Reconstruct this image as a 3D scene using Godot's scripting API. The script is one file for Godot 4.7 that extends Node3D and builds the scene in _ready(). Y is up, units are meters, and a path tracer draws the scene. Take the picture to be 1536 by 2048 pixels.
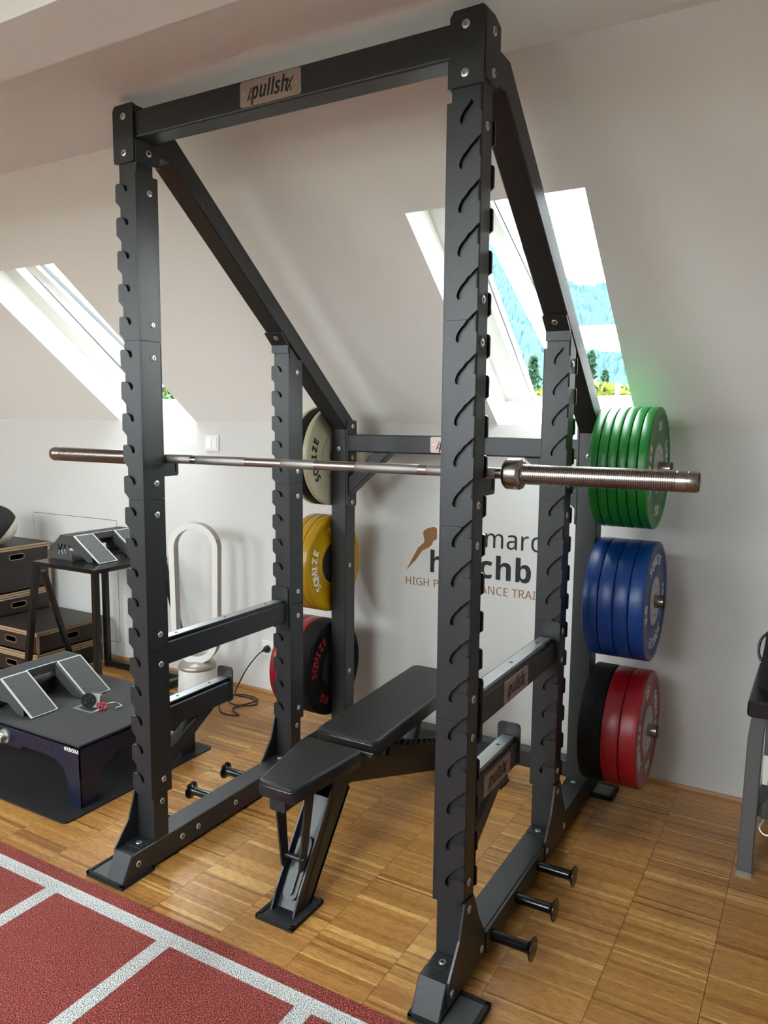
extends Node3D
# Attic gym: a power rack under a sloped ceiling with two roof windows. Units are metres, y is up, x runs along the
# back wall, z comes out of it towards the viewer. The rack stands symmetrically about x = 0, its front posts at z = 0.

const TH := 0.67195          # roof pitch, 38.5 degrees
const KNEE := 1.5            # height of the knee wall
const WALL_Z := -1.54
const CEIL := 2.4816
const CREASE_Z := -0.306
const OPP_CREASE := 2.3      # where the flat ceiling turns down again behind the viewer
const OPP_WALL := 3.534
const LEFT_X := -6.6
const RIGHT_X := 2.4
const CAM := Vector3(1.3527, 1.5092, 1.7242)

var M := {}
var names := {}
var rng := RandomNumberGenerator.new()
var bolt_mesh: ArrayMesh

# ------------------------------------------------------------------ naming
func numbered(called: String) -> String:
	var n: int = names.get(called, 0)
	names[called] = n + 1
	return called if n == 0 else "%s_%03d" % [called, n]

func tag(o: Node, label: String, category: String, group := "") -> Node:
	o.set_meta("label", label)
	o.set_meta("category", category)
	if group != "":
		o.set_meta("group", group)
	return o

func thing(called: String, label: String, category: String, at := Vector3.ZERO, group := "", turn := 0.0) -> Node3D:
	var o := Node3D.new()
	o.name = numbered(called)
	add_child(o)
	o.position = at
	o.rotation.y = turn
	tag(o, label, category, group)
	return o

func mesh_of(st: SurfaceTool) -> ArrayMesh:
	return st.commit()

func part(called: String, mesh: Mesh, m: Material, parent: Node, t := Transform3D()) -> MeshInstance3D:
	var o := MeshInstance3D.new()
	o.name = numbered(called) if parent == self else called
	o.mesh = mesh
	o.material_override = m
	o.transform = t
	parent.add_child(o, true)
	return o

func struct(called: String, mesh: Mesh, m: Material, t := Transform3D()) -> MeshInstance3D:
	var o := part(called, mesh, m, self, t)
	o.set_meta("kind", "structure")
	return o

func copy_of(o: Node3D, at: Vector3) -> Node3D:
	var c: Node3D = o.duplicate()
	c.name = numbered(o.name)
	add_child(c)
	c.position = at
	return c

# ------------------------------------------------------------------ shapes
func mk() -> SurfaceTool:
	var st := SurfaceTool.new()
	st.begin(Mesh.PRIMITIVE_TRIANGLES)
	return st

func tri(st: SurfaceTool, a: Vector3, b: Vector3, c: Vector3, n: Vector3) -> void:
	st.set_normal(n)
	if (b - a).cross(c - a).dot(n) > 0.0:
		st.add_vertex(a); st.set_normal(n); st.add_vertex(c); st.set_normal(n); st.add_vertex(b)
	else:
		st.add_vertex(a); st.set_normal(n); st.add_vertex(b); st.set_normal(n); st.add_vertex(c)

func quad(st: SurfaceTool, a: Vector3, b: Vector3, c: Vector3, d: Vector3, n: Vector3) -> void:
	tri(st, a, b, c, n)
	tri(st, a, c, d, n)

func squad(st: SurfaceTool, p: Array, n: Array) -> void:
	# a smooth quad, four points and four normals in ring order
	for k in [[0, 1, 2], [0, 2, 3]]:
		var a: Vector3 = p[k[0]]
		var b: Vector3 = p[k[1]]
		var c: Vector3 = p[k[2]]
		var nn: Vector3 = n[k[0]] + n[k[1]] + n[k[2]]
		var order := [k[0], k[1], k[2]]
		if (b - a).cross(c - a).dot(nn) > 0.0:
			order = [k[0], k[2], k[1]]
		for i in order:
			st.set_normal(n[i])
			st.add_vertex(p[i])

func box(st: SurfaceTool, lo: Vector3, hi: Vector3, t := Transform3D()) -> void:
	var p := []
	for i in 8:
		p.append(t * Vector3(hi.x if i & 1 else lo.x, hi.y if i & 2 else lo.y, hi.z if i & 4 else lo.z))
	var b := t.basis
	quad(st, p[0], p[2], p[6], p[4], -b.x.normalized())
	quad(st, p[1], p[3], p[7], p[5], b.x.normalized())
	quad(st, p[0], p[1], p[5], p[4], -b.y.normalized())
	quad(st, p[2], p[3], p[7], p[6], b.y.normalized())
	quad(st, p[0], p[1], p[3], p[2], -b.z.normalized())
	quad(st, p[4], p[5], p[7], p[6], b.z.normalized())

func boxm(lo: Vector3, hi: Vector3, t := Transform3D()) -> ArrayMesh:
	var st := mk()
	box(st, lo, hi, t)
	return st.commit()

func frame(o: Vector3, x: Vector3, y: Vector3) -> Transform3D:
	# local X and Y span a profile, local Z is where it is extruded
	return Transform3D(Basis(x, y, x.cross(y)), o)

func rrect(x0: float, y0: float, x1: float, y1: float, r: float, seg := 3) -> PackedVector2Array:
	var out := PackedVector2Array()
	var cs := [Vector2(x1 - r, y1 - r), Vector2(x0 + r, y1 - r), Vector2(x0 + r, y0 + r), Vector2(x1 - r, y0 + r)]
	for k in 4:
		for i in seg + 1:
			var a := (k + float(i) / seg) * PI / 2.0
			out.append(cs[k] + Vector2(cos(a), sin(a)) * r)
	return out

func circ(c: Vector2, r: float, n := 24) -> PackedVector2Array:
	var out := PackedVector2Array()
	for i in n:
		out.append(c + Vector2(cos(TAU * i / n), sin(TAU * i / n)) * r)
	return out

func pv(a: Array) -> PackedVector2Array:
	var out := PackedVector2Array()
	for p in a:
		out.append(Vector2(p[0], p[1]))
	return out

func prism(st: SurfaceTool, poly: PackedVector2Array, d0: float, d1: float, t := Transform3D(), bevel := 0.0, holes := []) -> void:
	# a polygon in local XY, extruded along local Z from d0 to d1
	if Geometry2D.is_polygon_clockwise(poly):
		poly = poly.duplicate()
		poly.reverse()
	var z := t.basis.z.normalized()
	var rings := [poly]
	var solid := poly
	for h in holes:
		var hp: PackedVector2Array = h
		if not Geometry2D.is_polygon_clockwise(hp):
			hp = hp.duplicate()
			hp.reverse()
		rings.append(hp)
		solid = bridge(solid, hp)
	var cap := solid
	if bevel > 0.0 and holes.is_empty():
		var off := Geometry2D.offset_polygon(poly, -bevel)
		if off.size() == 1 and off[0].size() >= 3:
			cap = off[0]
			if Geometry2D.is_polygon_clockwise(cap):
				cap.reverse()
		else:
			bevel = 0.0
	else:
		bevel = 0.0
	var idx := Geometry2D.triangulate_polygon(cap)
	for i in range(0, idx.size(), 3):
		var a := cap[idx[i]]
		var b := cap[idx[i + 1]]
		var c := cap[idx[i + 2]]
		tri(st, t * Vector3(a.x, a.y, d0), t * Vector3(b.x, b.y, d0), t * Vector3(c.x, c.y, d0), -z)
		tri(st, t * Vector3(a.x, a.y, d1), t * Vector3(b.x, b.y, d1), t * Vector3(c.x, c.y, d1), z)
	for ring in rings:
		var n: int = ring.size()
		for i in n:
			var a: Vector2 = ring[i]
			var b: Vector2 = ring[(i + 1) % n]
			var e := b - a
			if e.length() < 1e-6:
				continue
			var nn := (t.basis * Vector3(e.y, -e.x, 0)).normalized()
			quad(st, t * Vector3(a.x, a.y, d0 + bevel), t * Vector3(b.x, b.y, d0 + bevel), t * Vector3(b.x, b.y, d1 - bevel), t * Vector3(a.x, a.y, d1 - bevel), nn)
	if bevel > 0.0:
		for i in poly.size():
			var a := poly[i]
			var b := poly[(i + 1) % poly.size()]
			var ca := nearest(cap, a)
			var cb := nearest(cap, b)
			var nn := (t.basis * Vector3((b - a).y, -(b - a).x, 0)).normalized()
			for s in [[d0, d0 + bevel, -z], [d1, d1 - bevel, z]]:
				var n2: Vector3 = (nn + s[2]).normalized()
				tri(st, t * Vector3(a.x, a.y, s[1]), t * Vector3(b.x, b.y, s[1]), t * Vector3(cb.x, cb.y, s[0]), n2)
				if ca.distance_to(cb) > 1e-6:
					tri(st, t * Vector3(a.x, a.y, s[1]), t * Vector3(cb.x, cb.y, s[0]), t * Vector3(ca.x, ca.y, s[0]), n2)

func nearest(poly: PackedVector2Array, p: Vector2) -> Vector2:
	var best := poly[0]
	for q in poly:
		if q.distance_squared_to(p) < best.distance_squared_to(p):
			best = q
	return best

func bridge(outer: PackedVector2Array, hole: PackedVector2Array) -> PackedVector2Array:
	var bi := 0
	var bj := 0
	var bd := INF
	for i in outer.size():
		for j in hole.size():
			var d := outer[i].distance_squared_to(hole[j])
			if d < bd:
				bd = d; bi = i; bj = j
	var out := PackedVector2Array()
	for i in bi + 1:
		out.append(outer[i])
	for j in hole.size() + 1:
		out.append(hole[(bj + j) % hole.size()])
	for i in range(bi, outer.size()):
		out.append(outer[i])
	return out

func cut_plate(st: SurfaceTool, outline: PackedVector2Array, holes: Array, d0: float, d1: float) -> void:
	# a plate with several cut-outs: sliced at the middle of each so that no slice holds a closed hole
	var cuts := [-10.0, 10.0]
	for h in holes:
		var lo := INF
		var hi := -INF
		for p in h:
			lo = minf(lo, p.x)
			hi = maxf(hi, p.x)
		cuts.append((lo + hi) / 2.0)
	cuts.sort()
	for i in cuts.size() - 1:
		var pieces: Array = Geometry2D.intersect_polygons(outline, pv([[cuts[i], -10], [cuts[i + 1], -10], [cuts[i + 1], 10], [cuts[i], 10]]))
		for h in holes:
			var left := []
			for p in pieces:
				left += Geometry2D.clip_polygons(p, h)
			pieces = left
		for p in pieces:
			if p.size() >= 3:
				prism(st, p, d0, d1)

func prismm(poly: PackedVector2Array, d0: float, d1: float, t := Transform3D(), bevel := 0.0, holes := []) -> ArrayMesh:
	var st := mk()
	prism(st, poly, d0, d1, t, bevel, holes)
	return st.commit()

func along(a: Vector3, b: Vector3, hint := Vector3.UP) -> Transform3D:
	# local Z from a to b
	var z := (b - a).normalized()
	if absf(z.dot(hint)) > 0.98:
		hint = Vector3.RIGHT
	var x := hint.cross(z).normalized()
	return Transform3D(Basis(x, z.cross(x), z), a)

func bar(st: SurfaceTool, a: Vector3, b: Vector3, w: float, h: float, r := 0.003, hint := Vector3.UP) -> void:
	prism(st, rrect(-w / 2, -h / 2, w / 2, h / 2, r, 2), 0.0, a.distance_to(b), along(a, b, hint))

func lathe(st: SurfaceTool, prof: Array, t := Transform3D(), n := 32, sharp := 0.55) -> void:
	# prof: [radius, height] pairs turned about local Z; runs with the outside on the right when read upwards
	var m := prof.size()
	var sn := []
	for i in m - 1:
		var d := Vector2(prof[i + 1][0] - prof[i][0], prof[i + 1][1] - prof[i][1])
		sn.append(Vector2(d.y, -d.x).normalized() if d.length() > 1e-9 else Vector2.ZERO)
	for i in m - 1:
		if sn[i] == Vector2.ZERO:
			continue
		var na: Vector2 = sn[i]
		var nb: Vector2 = sn[i]
		if i > 0 and sn[i - 1].dot(sn[i]) > sharp:
			na = (sn[i - 1] + sn[i]).normalized()
		if i < m - 2 and sn[i + 1].dot(sn[i]) > sharp:
			nb = (sn[i + 1] + sn[i]).normalized()
		for k in n:
			var p := []
			var q := []
			for c in [[i, k, na], [i, k + 1, na], [i + 1, k + 1, nb], [i + 1, k, nb]]:
				var a: float = TAU * c[1] / n
				var r: float = prof[c[0]][0]
				p.append(t * Vector3(r * cos(a), r * sin(a), prof[c[0]][1]))
				q.append((t.basis * Vector3(c[2].x * cos(a), c[2].x * sin(a), c[2].y)).normalized())
			squad(st, p, q)

func cyl(st: SurfaceTool, a: Vector3, b: Vector3, r: float, n := 24, c := 0.0) -> void:
	var l := a.distance_to(b)
	lathe(st, [[0.0, 0.0], [r - c, 0.0], [r, c], [r, l - c], [r - c, l], [0.0, l]], along(a, b), n)

func tube(st: SurfaceTool, pts: Array, r: float, n := 10) -> void:
	var ring := []
	var x := Vector3.ZERO
	for i in pts.size():
		var d: Vector3 = (pts[mini(i + 1, pts.size() - 1)] - pts[maxi(i - 1, 0)]).normalized()
		if i == 0:
			x = (Vector3.UP if absf(d.y) < 0.9 else Vector3.RIGHT).cross(d).normalized()
		else:
			x = (x - d * x.dot(d)).normalized()
		var y := d.cross(x)
		var c := []
		for k in n:
			c.append(x * cos(TAU * k / n) + y * sin(TAU * k / n))
		ring.append(c)
	for i in pts.size() - 1:
		for k in n:
			var l := (k + 1) % n
			squad(st, [pts[i] + ring[i][k] * r, pts[i] + ring[i][l] * r, pts[i + 1] + ring[i + 1][l] * r, pts[i + 1] + ring[i + 1][k] * r], [ring[i][k], ring[i][l], ring[i + 1][l], ring[i + 1][k]])

func curve(pts: Array, step := 6) -> Array:
	var out := []
	for i in pts.size() - 1:
		var a: Vector3 = pts[maxi(i - 1, 0)]
		var b: Vector3 = pts[i]
		var c: Vector3 = pts[i + 1]
		var d: Vector3 = pts[mini(i + 2, pts.size() - 1)]
		for k in step:
			out.append(b.cubic_interpolate(c, a, d, float(k) / step))
	out.append(pts[-1])
	return out

func text(s: String, size: float, depth: float, font := "Droid Sans", bold := false, italic := false) -> TextMesh:
	var f := SystemFont.new()
	f.font_names = PackedStringArray([font])
	f.font_weight = 700 if bold else 400
	var t := TextMesh.new()
	t.text = s
	t.font = f
	t.font_size = 64
	t.pixel_size = size / 64.0
	t.depth = depth
	t.curve_step = 1.0
	return t

func put_text(st: SurfaceTool, s: String, size: float, depth: float, t: Transform3D, font := "Droid Sans", bold := false) -> void:
	st.append_from(text(s, size, depth, font, bold), 0, t)

# ------------------------------------------------------------------ materials
func noise_tex(freq: float, normal := false, strength := 2.0, size := 512, kind := FastNoiseLite.TYPE_SIMPLEX, seed_ := 1, ramp: Gradient = null, octaves := 4) -> NoiseTexture2D:
	var n := FastNoiseLite.new()
	n.noise_type = kind
	n.frequency = freq
	n.seed = seed_
	n.fractal_octaves = octaves
	var t := NoiseTexture2D.new()
	t.width = size
	t.height = size
	t.seamless = true
	t.noise = n
	t.as_normal_map = normal
	t.bump_strength = strength
	if ramp:
		t.color_ramp = ramp
	return t

func ramp(stops: Array) -> Gradient:
	var g := Gradient.new()
	var o := PackedFloat32Array()
	var c := PackedColorArray()
	for s in stops:
		o.append(s[0]); c.append(s[1])
	g.offsets = o
	g.colors = c
	return g

func mat(key: String, c: Color, rough: float, metal := 0.0, spec := 0.5) -> StandardMaterial3D:
	var m := StandardMaterial3D.new()
	m.albedo_color = c
	m.roughness = rough
	m.metallic = metal
	m.metallic_specular = spec
	m.resource_name = key
	M[key] = m
	return m

func tri_map(m: StandardMaterial3D, scale: Vector3, normal: Texture2D = null, depth := 1.0, albedo: Texture2D = null) -> void:
	m.uv1_triplanar = true
	m.uv1_world_triplanar = true
	m.uv1_scale = scale
	if normal:
		m.normal_enabled = true
		m.normal_texture = normal
		m.normal_scale = depth
	if albedo:
		m.albedo_texture = albedo

func materials() -> void:
	var grain := noise_tex(0.08, true, 3.0, 256, FastNoiseLite.TYPE_SIMPLEX, 3)
	var fine := noise_tex(0.2, true, 4.0, 256, FastNoiseLite.TYPE_SIMPLEX, 5)
	var steel := mat("powder coat", Color(0.118, 0.127, 0.137), 0.39)
	tri_map(steel, Vector3.ONE * 9.0, fine, 0.12)
	var pad := mat("black vinyl", Color(0.085, 0.09, 0.094), 0.36)
	tri_map(pad, Vector3.ONE * 6.0, grain, 0.12)
	mat("black plastic", Color(0.09, 0.09, 0.095), 0.4)
	var rub := mat("black rubber", Color(0.07, 0.07, 0.074), 0.75)
	tri_map(rub, Vector3.ONE * 6.0, grain, 0.25)
	mat("gloss black", Color(0.045, 0.045, 0.05), 0.22)
	mat("zinc", Color(0.78, 0.79, 0.78), 0.32, 0.9)
	mat("zinc dark", Color(0.22, 0.22, 0.22), 0.5, 0.6)
	mat("bar steel", Color(0.66, 0.64, 0.62), 0.24, 1.0)
	var kn := mat("knurled steel", Color(0.6, 0.59, 0.58), 0.48, 1.0)
	tri_map(kn, Vector3.ONE * 14.0, fine, 0.5)
	mat("sleeve steel", Color(0.6, 0.57, 0.55), 0.26, 1.0)
	mat("raw steel", Color(0.66, 0.68, 0.68), 0.3, 0.85)
	mat("brushed plate", Color(0.66, 0.59, 0.55), 0.42, 0.75)
	mat("print black", Color(0.03, 0.03, 0.03), 0.6)
	mat("print white", Color(0.86, 0.86, 0.83), 0.6)
	mat("print grey", Color(0.84, 0.85, 0.84), 0.5)
	mat("print red", Color(0.6, 0.07, 0.08), 0.6)
	mat("print brown", Color(0.52, 0.36, 0.2), 0.7)
	for p in [["green", Color(0.02, 0.42, 0.13)], ["blue", Color(0.0, 0.2, 0.46)], ["red", Color(0.5, 0.015, 0.07)], ["yellow", Color(0.68, 0.52, 0.0)], ["white", Color(0.72, 0.69, 0.58)]]:
		var m := mat("plate " + p[0], p[1], 0.36)
		tri_map(m, Vector3.ONE * 5.0, grain, 0.06)
	var crumb := mat("crumb rubber", Color(0.03, 0.03, 0.032), 0.55, 0.0, 0.3)
	tri_map(crumb, Vector3.ONE * 5.0, noise_tex(0.25, true, 8.0, 256, FastNoiseLite.TYPE_CELLULAR, 9), 0.9)
	mat("hub steel", Color(0.72, 0.73, 0.72), 0.5, 0.4)
	var plaster := noise_tex(0.05, true, 2.0, 512, FastNoiseLite.TYPE_SIMPLEX, 12)
	tri_map(mat("wall paint", Color(0.78, 0.77, 0.755), 0.9), Vector3.ONE * 2.0, plaster, 0.12)
	tri_map(mat("ceiling paint", Color(0.93, 0.92, 0.9), 0.9), Vector3.ONE * 2.0, plaster, 0.12)
	mat("white lacquer", Color(0.9, 0.9, 0.89), 0.4)
	mat("white plastic", Color(0.86, 0.85, 0.83), 0.35)
	mat("fan silver", Color(0.6, 0.575, 0.54), 0.35, 0.4)
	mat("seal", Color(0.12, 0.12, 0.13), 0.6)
	mat("grey steel", Color(0.4, 0.41, 0.42), 0.3, 0.35)
	var navy := mat("navy paint", Color(0.042, 0.072, 0.17), 0.34)
	tri_map(navy, Vector3.ONE * 6.0, fine, 0.1)
	var gritty := mat("grit mat", Color(0.24, 0.24, 0.24), 0.8)
	tri_map(gritty, Vector3.ONE * 4.0, fine, 0.5, noise_tex(0.1, false, 1.0, 512, FastNoiseLite.TYPE_SIMPLEX, 21, ramp([[0.0, Color(0.72, 0.72, 0.72)], [1.0, Color(1, 1, 1)]])))
	var grip := mat("grip tape", Color(0.34, 0.35, 0.35), 0.7)
	tri_map(grip, Vector3.ONE * 8.0, fine, 0.7, noise_tex(0.3, false, 1.0, 256, FastNoiseLite.TYPE_SIMPLEX, 22, ramp([[0.0, Color(0.6, 0.6, 0.6)], [1.0, Color(1, 1, 1)]])))
	mat("wedge grey", Color(0.25, 0.26, 0.26), 0.42)
	mat("wedge edge", Color(0.7, 0.72, 0.71), 0.4)
	var film := mat("film ply", Color(0.14, 0.11, 0.1), 0.45)
	tri_map(film, Vector3.ONE * 12.0, grain, 0.2)
	mat("ply edge", Color(0.62, 0.52, 0.41), 0.7)
	# oak strips: a tone per strip as vertex colour, streaky grain along x on top
	var oak_grain := noise_tex(0.02, false, 1.0, 1024, FastNoiseLite.TYPE_SIMPLEX, 31, ramp([[0.0, Color(0.62, 0.54, 0.44)], [0.35, Color(0.86, 0.82, 0.76)], [0.6, Color(0.96, 0.95, 0.93)], [1.0, Color(1, 1, 1)]]), 5)
	var oak := mat("oak strip", Color(1, 1, 1), 0.34)
	oak.vertex_color_use_as_albedo = true
	tri_map(oak, Vector3(0.9, 3.0, 14.0), noise_tex(0.05, true, 2.0, 512, FastNoiseLite.TYPE_SIMPLEX, 32), 0.08, oak_grain)
	mat("oak dark", Color(0.3, 0.19, 0.1), 0.7)
	mat("oak plain", Color(0.6, 0.42, 0.24), 0.4)
	var speck := noise_tex(0.065, false, 1.0, 1024, FastNoiseLite.TYPE_SIMPLEX, 41, ramp([[0.0, Color(0.16, 0.05, 0.045)], [0.32, Color(0.37, 0.11, 0.095)], [0.45, Color(0.52, 0.17, 0.145)], [0.58, Color(0.62, 0.22, 0.19)], [0.75, Color(0.85, 0.4, 0.35)], [1.0, Color(1.0, 0.6, 0.55)]]), 2)
	var track := mat("track rubber", Color(0.95, 0.9, 0.88), 0.48)
	tri_map(track, Vector3.ONE * 2.6, noise_tex(0.065, true, 14.0, 1024, FastNoiseLite.TYPE_SIMPLEX, 41), 1.3, speck)
	var paint := mat("track paint", Color(1, 1, 1), 0.6)
	tri_map(paint, Vector3.ONE * 2.6, noise_tex(0.065, true, 10.0, 1024, FastNoiseLite.TYPE_SIMPLEX, 41), 1.0, noise_tex(0.075, false, 1.0, 1024, FastNoiseLite.TYPE_SIMPLEX, 43, ramp([[0.0, Color(0.2, 0.19, 0.19)], [0.3, Color(0.45, 0.45, 0.44)], [0.42, Color(0.74, 0.75, 0.74)], [0.55, Color(0.86, 0.87, 0.86)], [1.0, Color(0.9, 0.91, 0.9)]]), 2))
	var glass := mat("window glass", Color(0.1, 0.13, 0.13, 0.05), 0.02)
	glass.transparency = BaseMaterial3D.TRANSPARENCY_ALPHA
	glass.metallic_specular = 0.12
	mat("hazy_forest", Color(0.185, 0.265, 0.285), 0.95, 0.0, 0.1)  # spruce green with the blue of distance haze mixed into the colour
	mat("leaf dark", Color(0.13, 0.24, 0.17), 0.8)
	mat("leaf yellow", Color(0.33, 0.36, 0.08), 0.8)
	mat("leaf mid", Color(0.17, 0.29, 0.13), 0.8)
	mat("bark", Color(0.25, 0.19, 0.14), 0.9)
	mat("grass", Color(0.25, 0.36, 0.13), 0.95)
	mat("ball white", Color(0.8, 0.78, 0.72), 0.5)

# ------------------------------------------------------------------ everything
func _ready() -> void:
	rng.seed = 7
	# camera
	var cam := Camera3D.new()
	cam.name = "camera"
	cam.fov = 67.273
	cam.far = 2000.0
	add_child(cam)
	cam.position = CAM
	cam.rotation = Vector3(deg_to_rad(-6.7199), deg_to_rad(29.9403), deg_to_rad(0.5514))
	cam.current = true
	# bright overcast sky
	var sky := ProceduralSkyMaterial.new()
	sky.sky_top_color = Color(0.92, 0.965, 0.98)
	sky.sky_horizon_color = Color(0.95, 0.98, 0.99)
	sky.ground_bottom_color = Color(0.3, 0.33, 0.25)
	sky.ground_horizon_color = Color(0.5, 0.53, 0.48)
	var env := Environment.new()
	env.background_mode = Environment.BG_SKY
	env.sky = Sky.new()
	env.sky.sky_material = sky
	env.background_energy_multiplier = 12.0
	env.tonemap_mode = Environment.TONE_MAPPER_LINEAR
	env.tonemap_exposure = 2.25
	env.sdfgi_enabled = true
	env.ssao_enabled = true
	env.ssil_enabled = true
	var we := WorldEnvironment.new()
	we.name = "sky"
	we.environment = env
	add_child(we)

	materials()
	var bs := mk()
	lathe(bs, [[0.0, 0.0], [0.0105, 0.0], [0.0105, 0.0012], [0.0095, 0.0026], [0.0048, 0.0028], [0.0046, -0.003], [0.0, -0.003]], Transform3D(), 16)
	bolt_mesh = bs.commit()
	room()
	floor_strips()
	outside()
	power_rack()
	rack_accessories()
	barbell()
	plates()
	bench()
	track_mat()
	flywheel_platform()
	left_corner()
	wall_things()
	right_machine()

# ------------------------------------------------------------------ the room
func slope_frame(front: bool) -> Transform3D:
	# local X along the wall, local Y up the slope from the knee wall, local Z into the room
	var t := Transform3D(Basis(Vector3.RIGHT, Vector3(0, sin(TH), cos(TH)), Vector3(0, -cos(TH), sin(TH))), Vector3(0, KNEE, WALL_Z))
	if front:
		var c := Vector3(0, 0, (CREASE_Z + OPP_CREASE) / 2.0)
		t = Transform3D(Basis(Vector3.UP, PI), c) * (Transform3D(Basis(), -c) * t)
	return t

func slope(openings: Array, front: bool) -> ArrayMesh:
	# openings: [x0, x1, s0, s1] in the slope's own frame
	var st := mk()
	var t := slope_frame(front)
	var x0 := LEFT_X - 0.2
	var x1 := RIGHT_X + 0.2
	if front:
		x0 = -RIGHT_X - 0.2
		x1 = -LEFT_X + 0.2
	var d := -0.3
	var h := 1.45 if front else 1.138
	box(st, Vector3(x0, -0.4, -0.14), Vector3(x1, 0.0, 0), t)
	box(st, Vector3(x0, -0.4, d), Vector3(x1, -0.2, -0.14), t)
	box(st, Vector3(x0, h, d), Vector3(x1, 1.9, 0), t)
	var x := x0
	for o in openings:
		box(st, Vector3(x, -0.2, d), Vector3(o[0], h, -0.14), t)
		box(st, Vector3(x, 0.0, -0.14), Vector3(o[0], h, 0), t)
		x = o[1]
	box(st, Vector3(x, -0.2, d), Vector3(x1, h, -0.14), t)
	box(st, Vector3(x, 0.0, -0.14), Vector3(x1, h, 0), t)
	return st.commit()

func roof_window(n: int, x0: float, front: bool, opened: float, W := 0.61, H := 1.138) -> void:
	var t := slope_frame(front) * Transform3D(Basis(), Vector3(x0, 0, 0))
	var w := Node3D.new()
	w.name = "window_%d" % n
	w.set_meta("kind", "structure")
	add_child(w)
	w.transform = t
	var f := mk()
	for b in [[Vector3(0, -0.09, -0.24), Vector3(0.1, H, -0.141)], [Vector3(W - 0.004, -0.09, -0.24), Vector3(W + 0.04, H, -0.141)], [Vector3(0, -0.18, -0.24), Vector3(W, -0.09, -0.141)], [Vector3(0.1, H - 0.053, -0.24), Vector3(W, H, -0.13)]]:
		box(f, b[0], b[1])
	part("frame", f.commit(), M["white lacquer"], w)
	var seal := mk()
	box(seal, Vector3(0.1, -0.09, -0.2), Vector3(0.103, H - 0.053, -0.19))
	part("seal", seal.commit(), M["seal"], w)
	# the sash hangs from the top of the frame and swings outwards
	var h := Transform3D(Basis(Vector3.RIGHT, opened), Vector3(0, H - 0.038, -0.19))
	var s := Node3D.new()
	s.name = "sash"
	w.add_child(s)
	s.transform = h
	var L := H - 0.078
	var a := 0.145
	var e := W + 0.065
	var sf := mk()
	box(sf, Vector3(a, -L, -0.03), Vector3(a + 0.075, 0, 0.03))
	box(sf, Vector3(e - 0.075, -L, -0.03), Vector3(e, 0, 0.03))
	box(sf, Vector3(a + 0.075, -0.06, -0.03), Vector3(e - 0.075, 0, 0.03))
	box(sf, Vector3(a + 0.075, -L, -0.03), Vector3(e - 0.075, -L + 0.095, 0.03))
	part("sash_frame", sf.commit(), M["white lacquer"], s)
	var ss := mk()
	box(ss, Vector3(a + 0.075, -L + 0.095, -0.012), Vector3(a + 0.079, -0.06, 0.008))
	box(ss, Vector3(a + 0.075, -L + 0.06, 0.0295), Vector3(e - 0.075, -L + 0.063, 0.0305))
	part("sash_seal", ss.commit(), M["seal"], s)
	part("pane", boxm(Vector3(a + 0.07, -L + 0.09, -0.004), Vector3(e - 0.07, -0.055, 0.004)), M["window glass"], s)
	var hd := mk()
	var hx := (a + e) / 2.0 - 0.02
	box(hd, Vector3(hx - 0.012, -L + 0.03, 0.03), Vector3(hx + 0.012, -L + 0.075, 0.036))
	tube(hd, [Vector3(hx, -L + 0.05, 0.03), Vector3(hx, -L + 0.05, 0.055), Vector3(hx + 0.02, -L + 0.045, 0.06), Vector3(hx + 0.1, -L + 0.03, 0.06)], 0.008, 10)
	part("handle", hd.commit(), M["white plastic"], s)

func room() -> void:
	var base := struct("floor", boxm(Vector3(LEFT_X - 0.2, -0.3, WALL_Z - 0.2), Vector3(RIGHT_X + 0.2, -0.012, OPP_WALL + 0.2)), M["oak dark"])
	base.set_meta("label", "industrial oak strip parquet floor")
	struct("wall_back", boxm(Vector3(LEFT_X - 0.2, -0.3, WALL_Z - 0.2), Vector3(RIGHT_X + 0.2, KNEE, WALL_Z)), M["wall paint"])
	struct("wall_front", boxm(Vector3(LEFT_X - 0.2, -0.3, OPP_WALL), Vector3(RIGHT_X + 0.2, KNEE, OPP_WALL + 0.2)), M["wall paint"])
	struct("wall_left", boxm(Vector3(LEFT_X - 0.2, -0.3, WALL_Z - 0.2), Vector3(LEFT_X, CEIL + 0.3, OPP_WALL + 0.2)), M["wall paint"])
	struct("wall_right", boxm(Vector3(RIGHT_X, -0.3, WALL_Z - 0.2), Vector3(RIGHT_X + 0.2, CEIL + 0.3, OPP_WALL + 0.2)), M["wall paint"])
	struct("ceiling", boxm(Vector3(LEFT_X - 0.2, CEIL, CREASE_Z), Vector3(RIGHT_X + 0.2, CEIL + 0.25, OPP_CREASE)), M["ceiling paint"])
	var back := [[-2.376, -1.766], [0.057, 0.667]]
	var opp := [[-0.8, 0.54], [1.1, 2.44], [3.2, 4.54]]     # in the front slope's own frame, x turned round; unseen, added and sized to light the room
	struct("ceiling", slope(back, false), M["ceiling paint"])
	struct("ceiling", slope(opp, true), M["ceiling paint"])
	roof_window(1, back[0][0], false, 0.06)
	roof_window(2, back[1][0], false, 0.21)
	for i in opp.size():
		roof_window(3 + i, opp[i][0], true, 0.05, 1.34, 1.45)
	struct("trim_1", boxm(Vector3(LEFT_X, 2.36, 0.419), Vector3(RIGHT_X, CEIL + 0.02, 0.6)), M["ceiling paint"])
	struct("baseboard_back", prismm(pv([[0, 0], [0.014, 0], [0.014, 0.012], [0.008, 0.022], [0, 0.022]]), 0, RIGHT_X - LEFT_X, frame(Vector3(RIGHT_X, 0, WALL_Z), Vector3(0, 0, 1), Vector3.UP)), M["oak plain"])

func strip_mesh(c: Color, l: float, w: float) -> ArrayMesh:
	var st := mk()
	strip(st, Vector3.ZERO, l, w, c)
	return st.commit()

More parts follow.
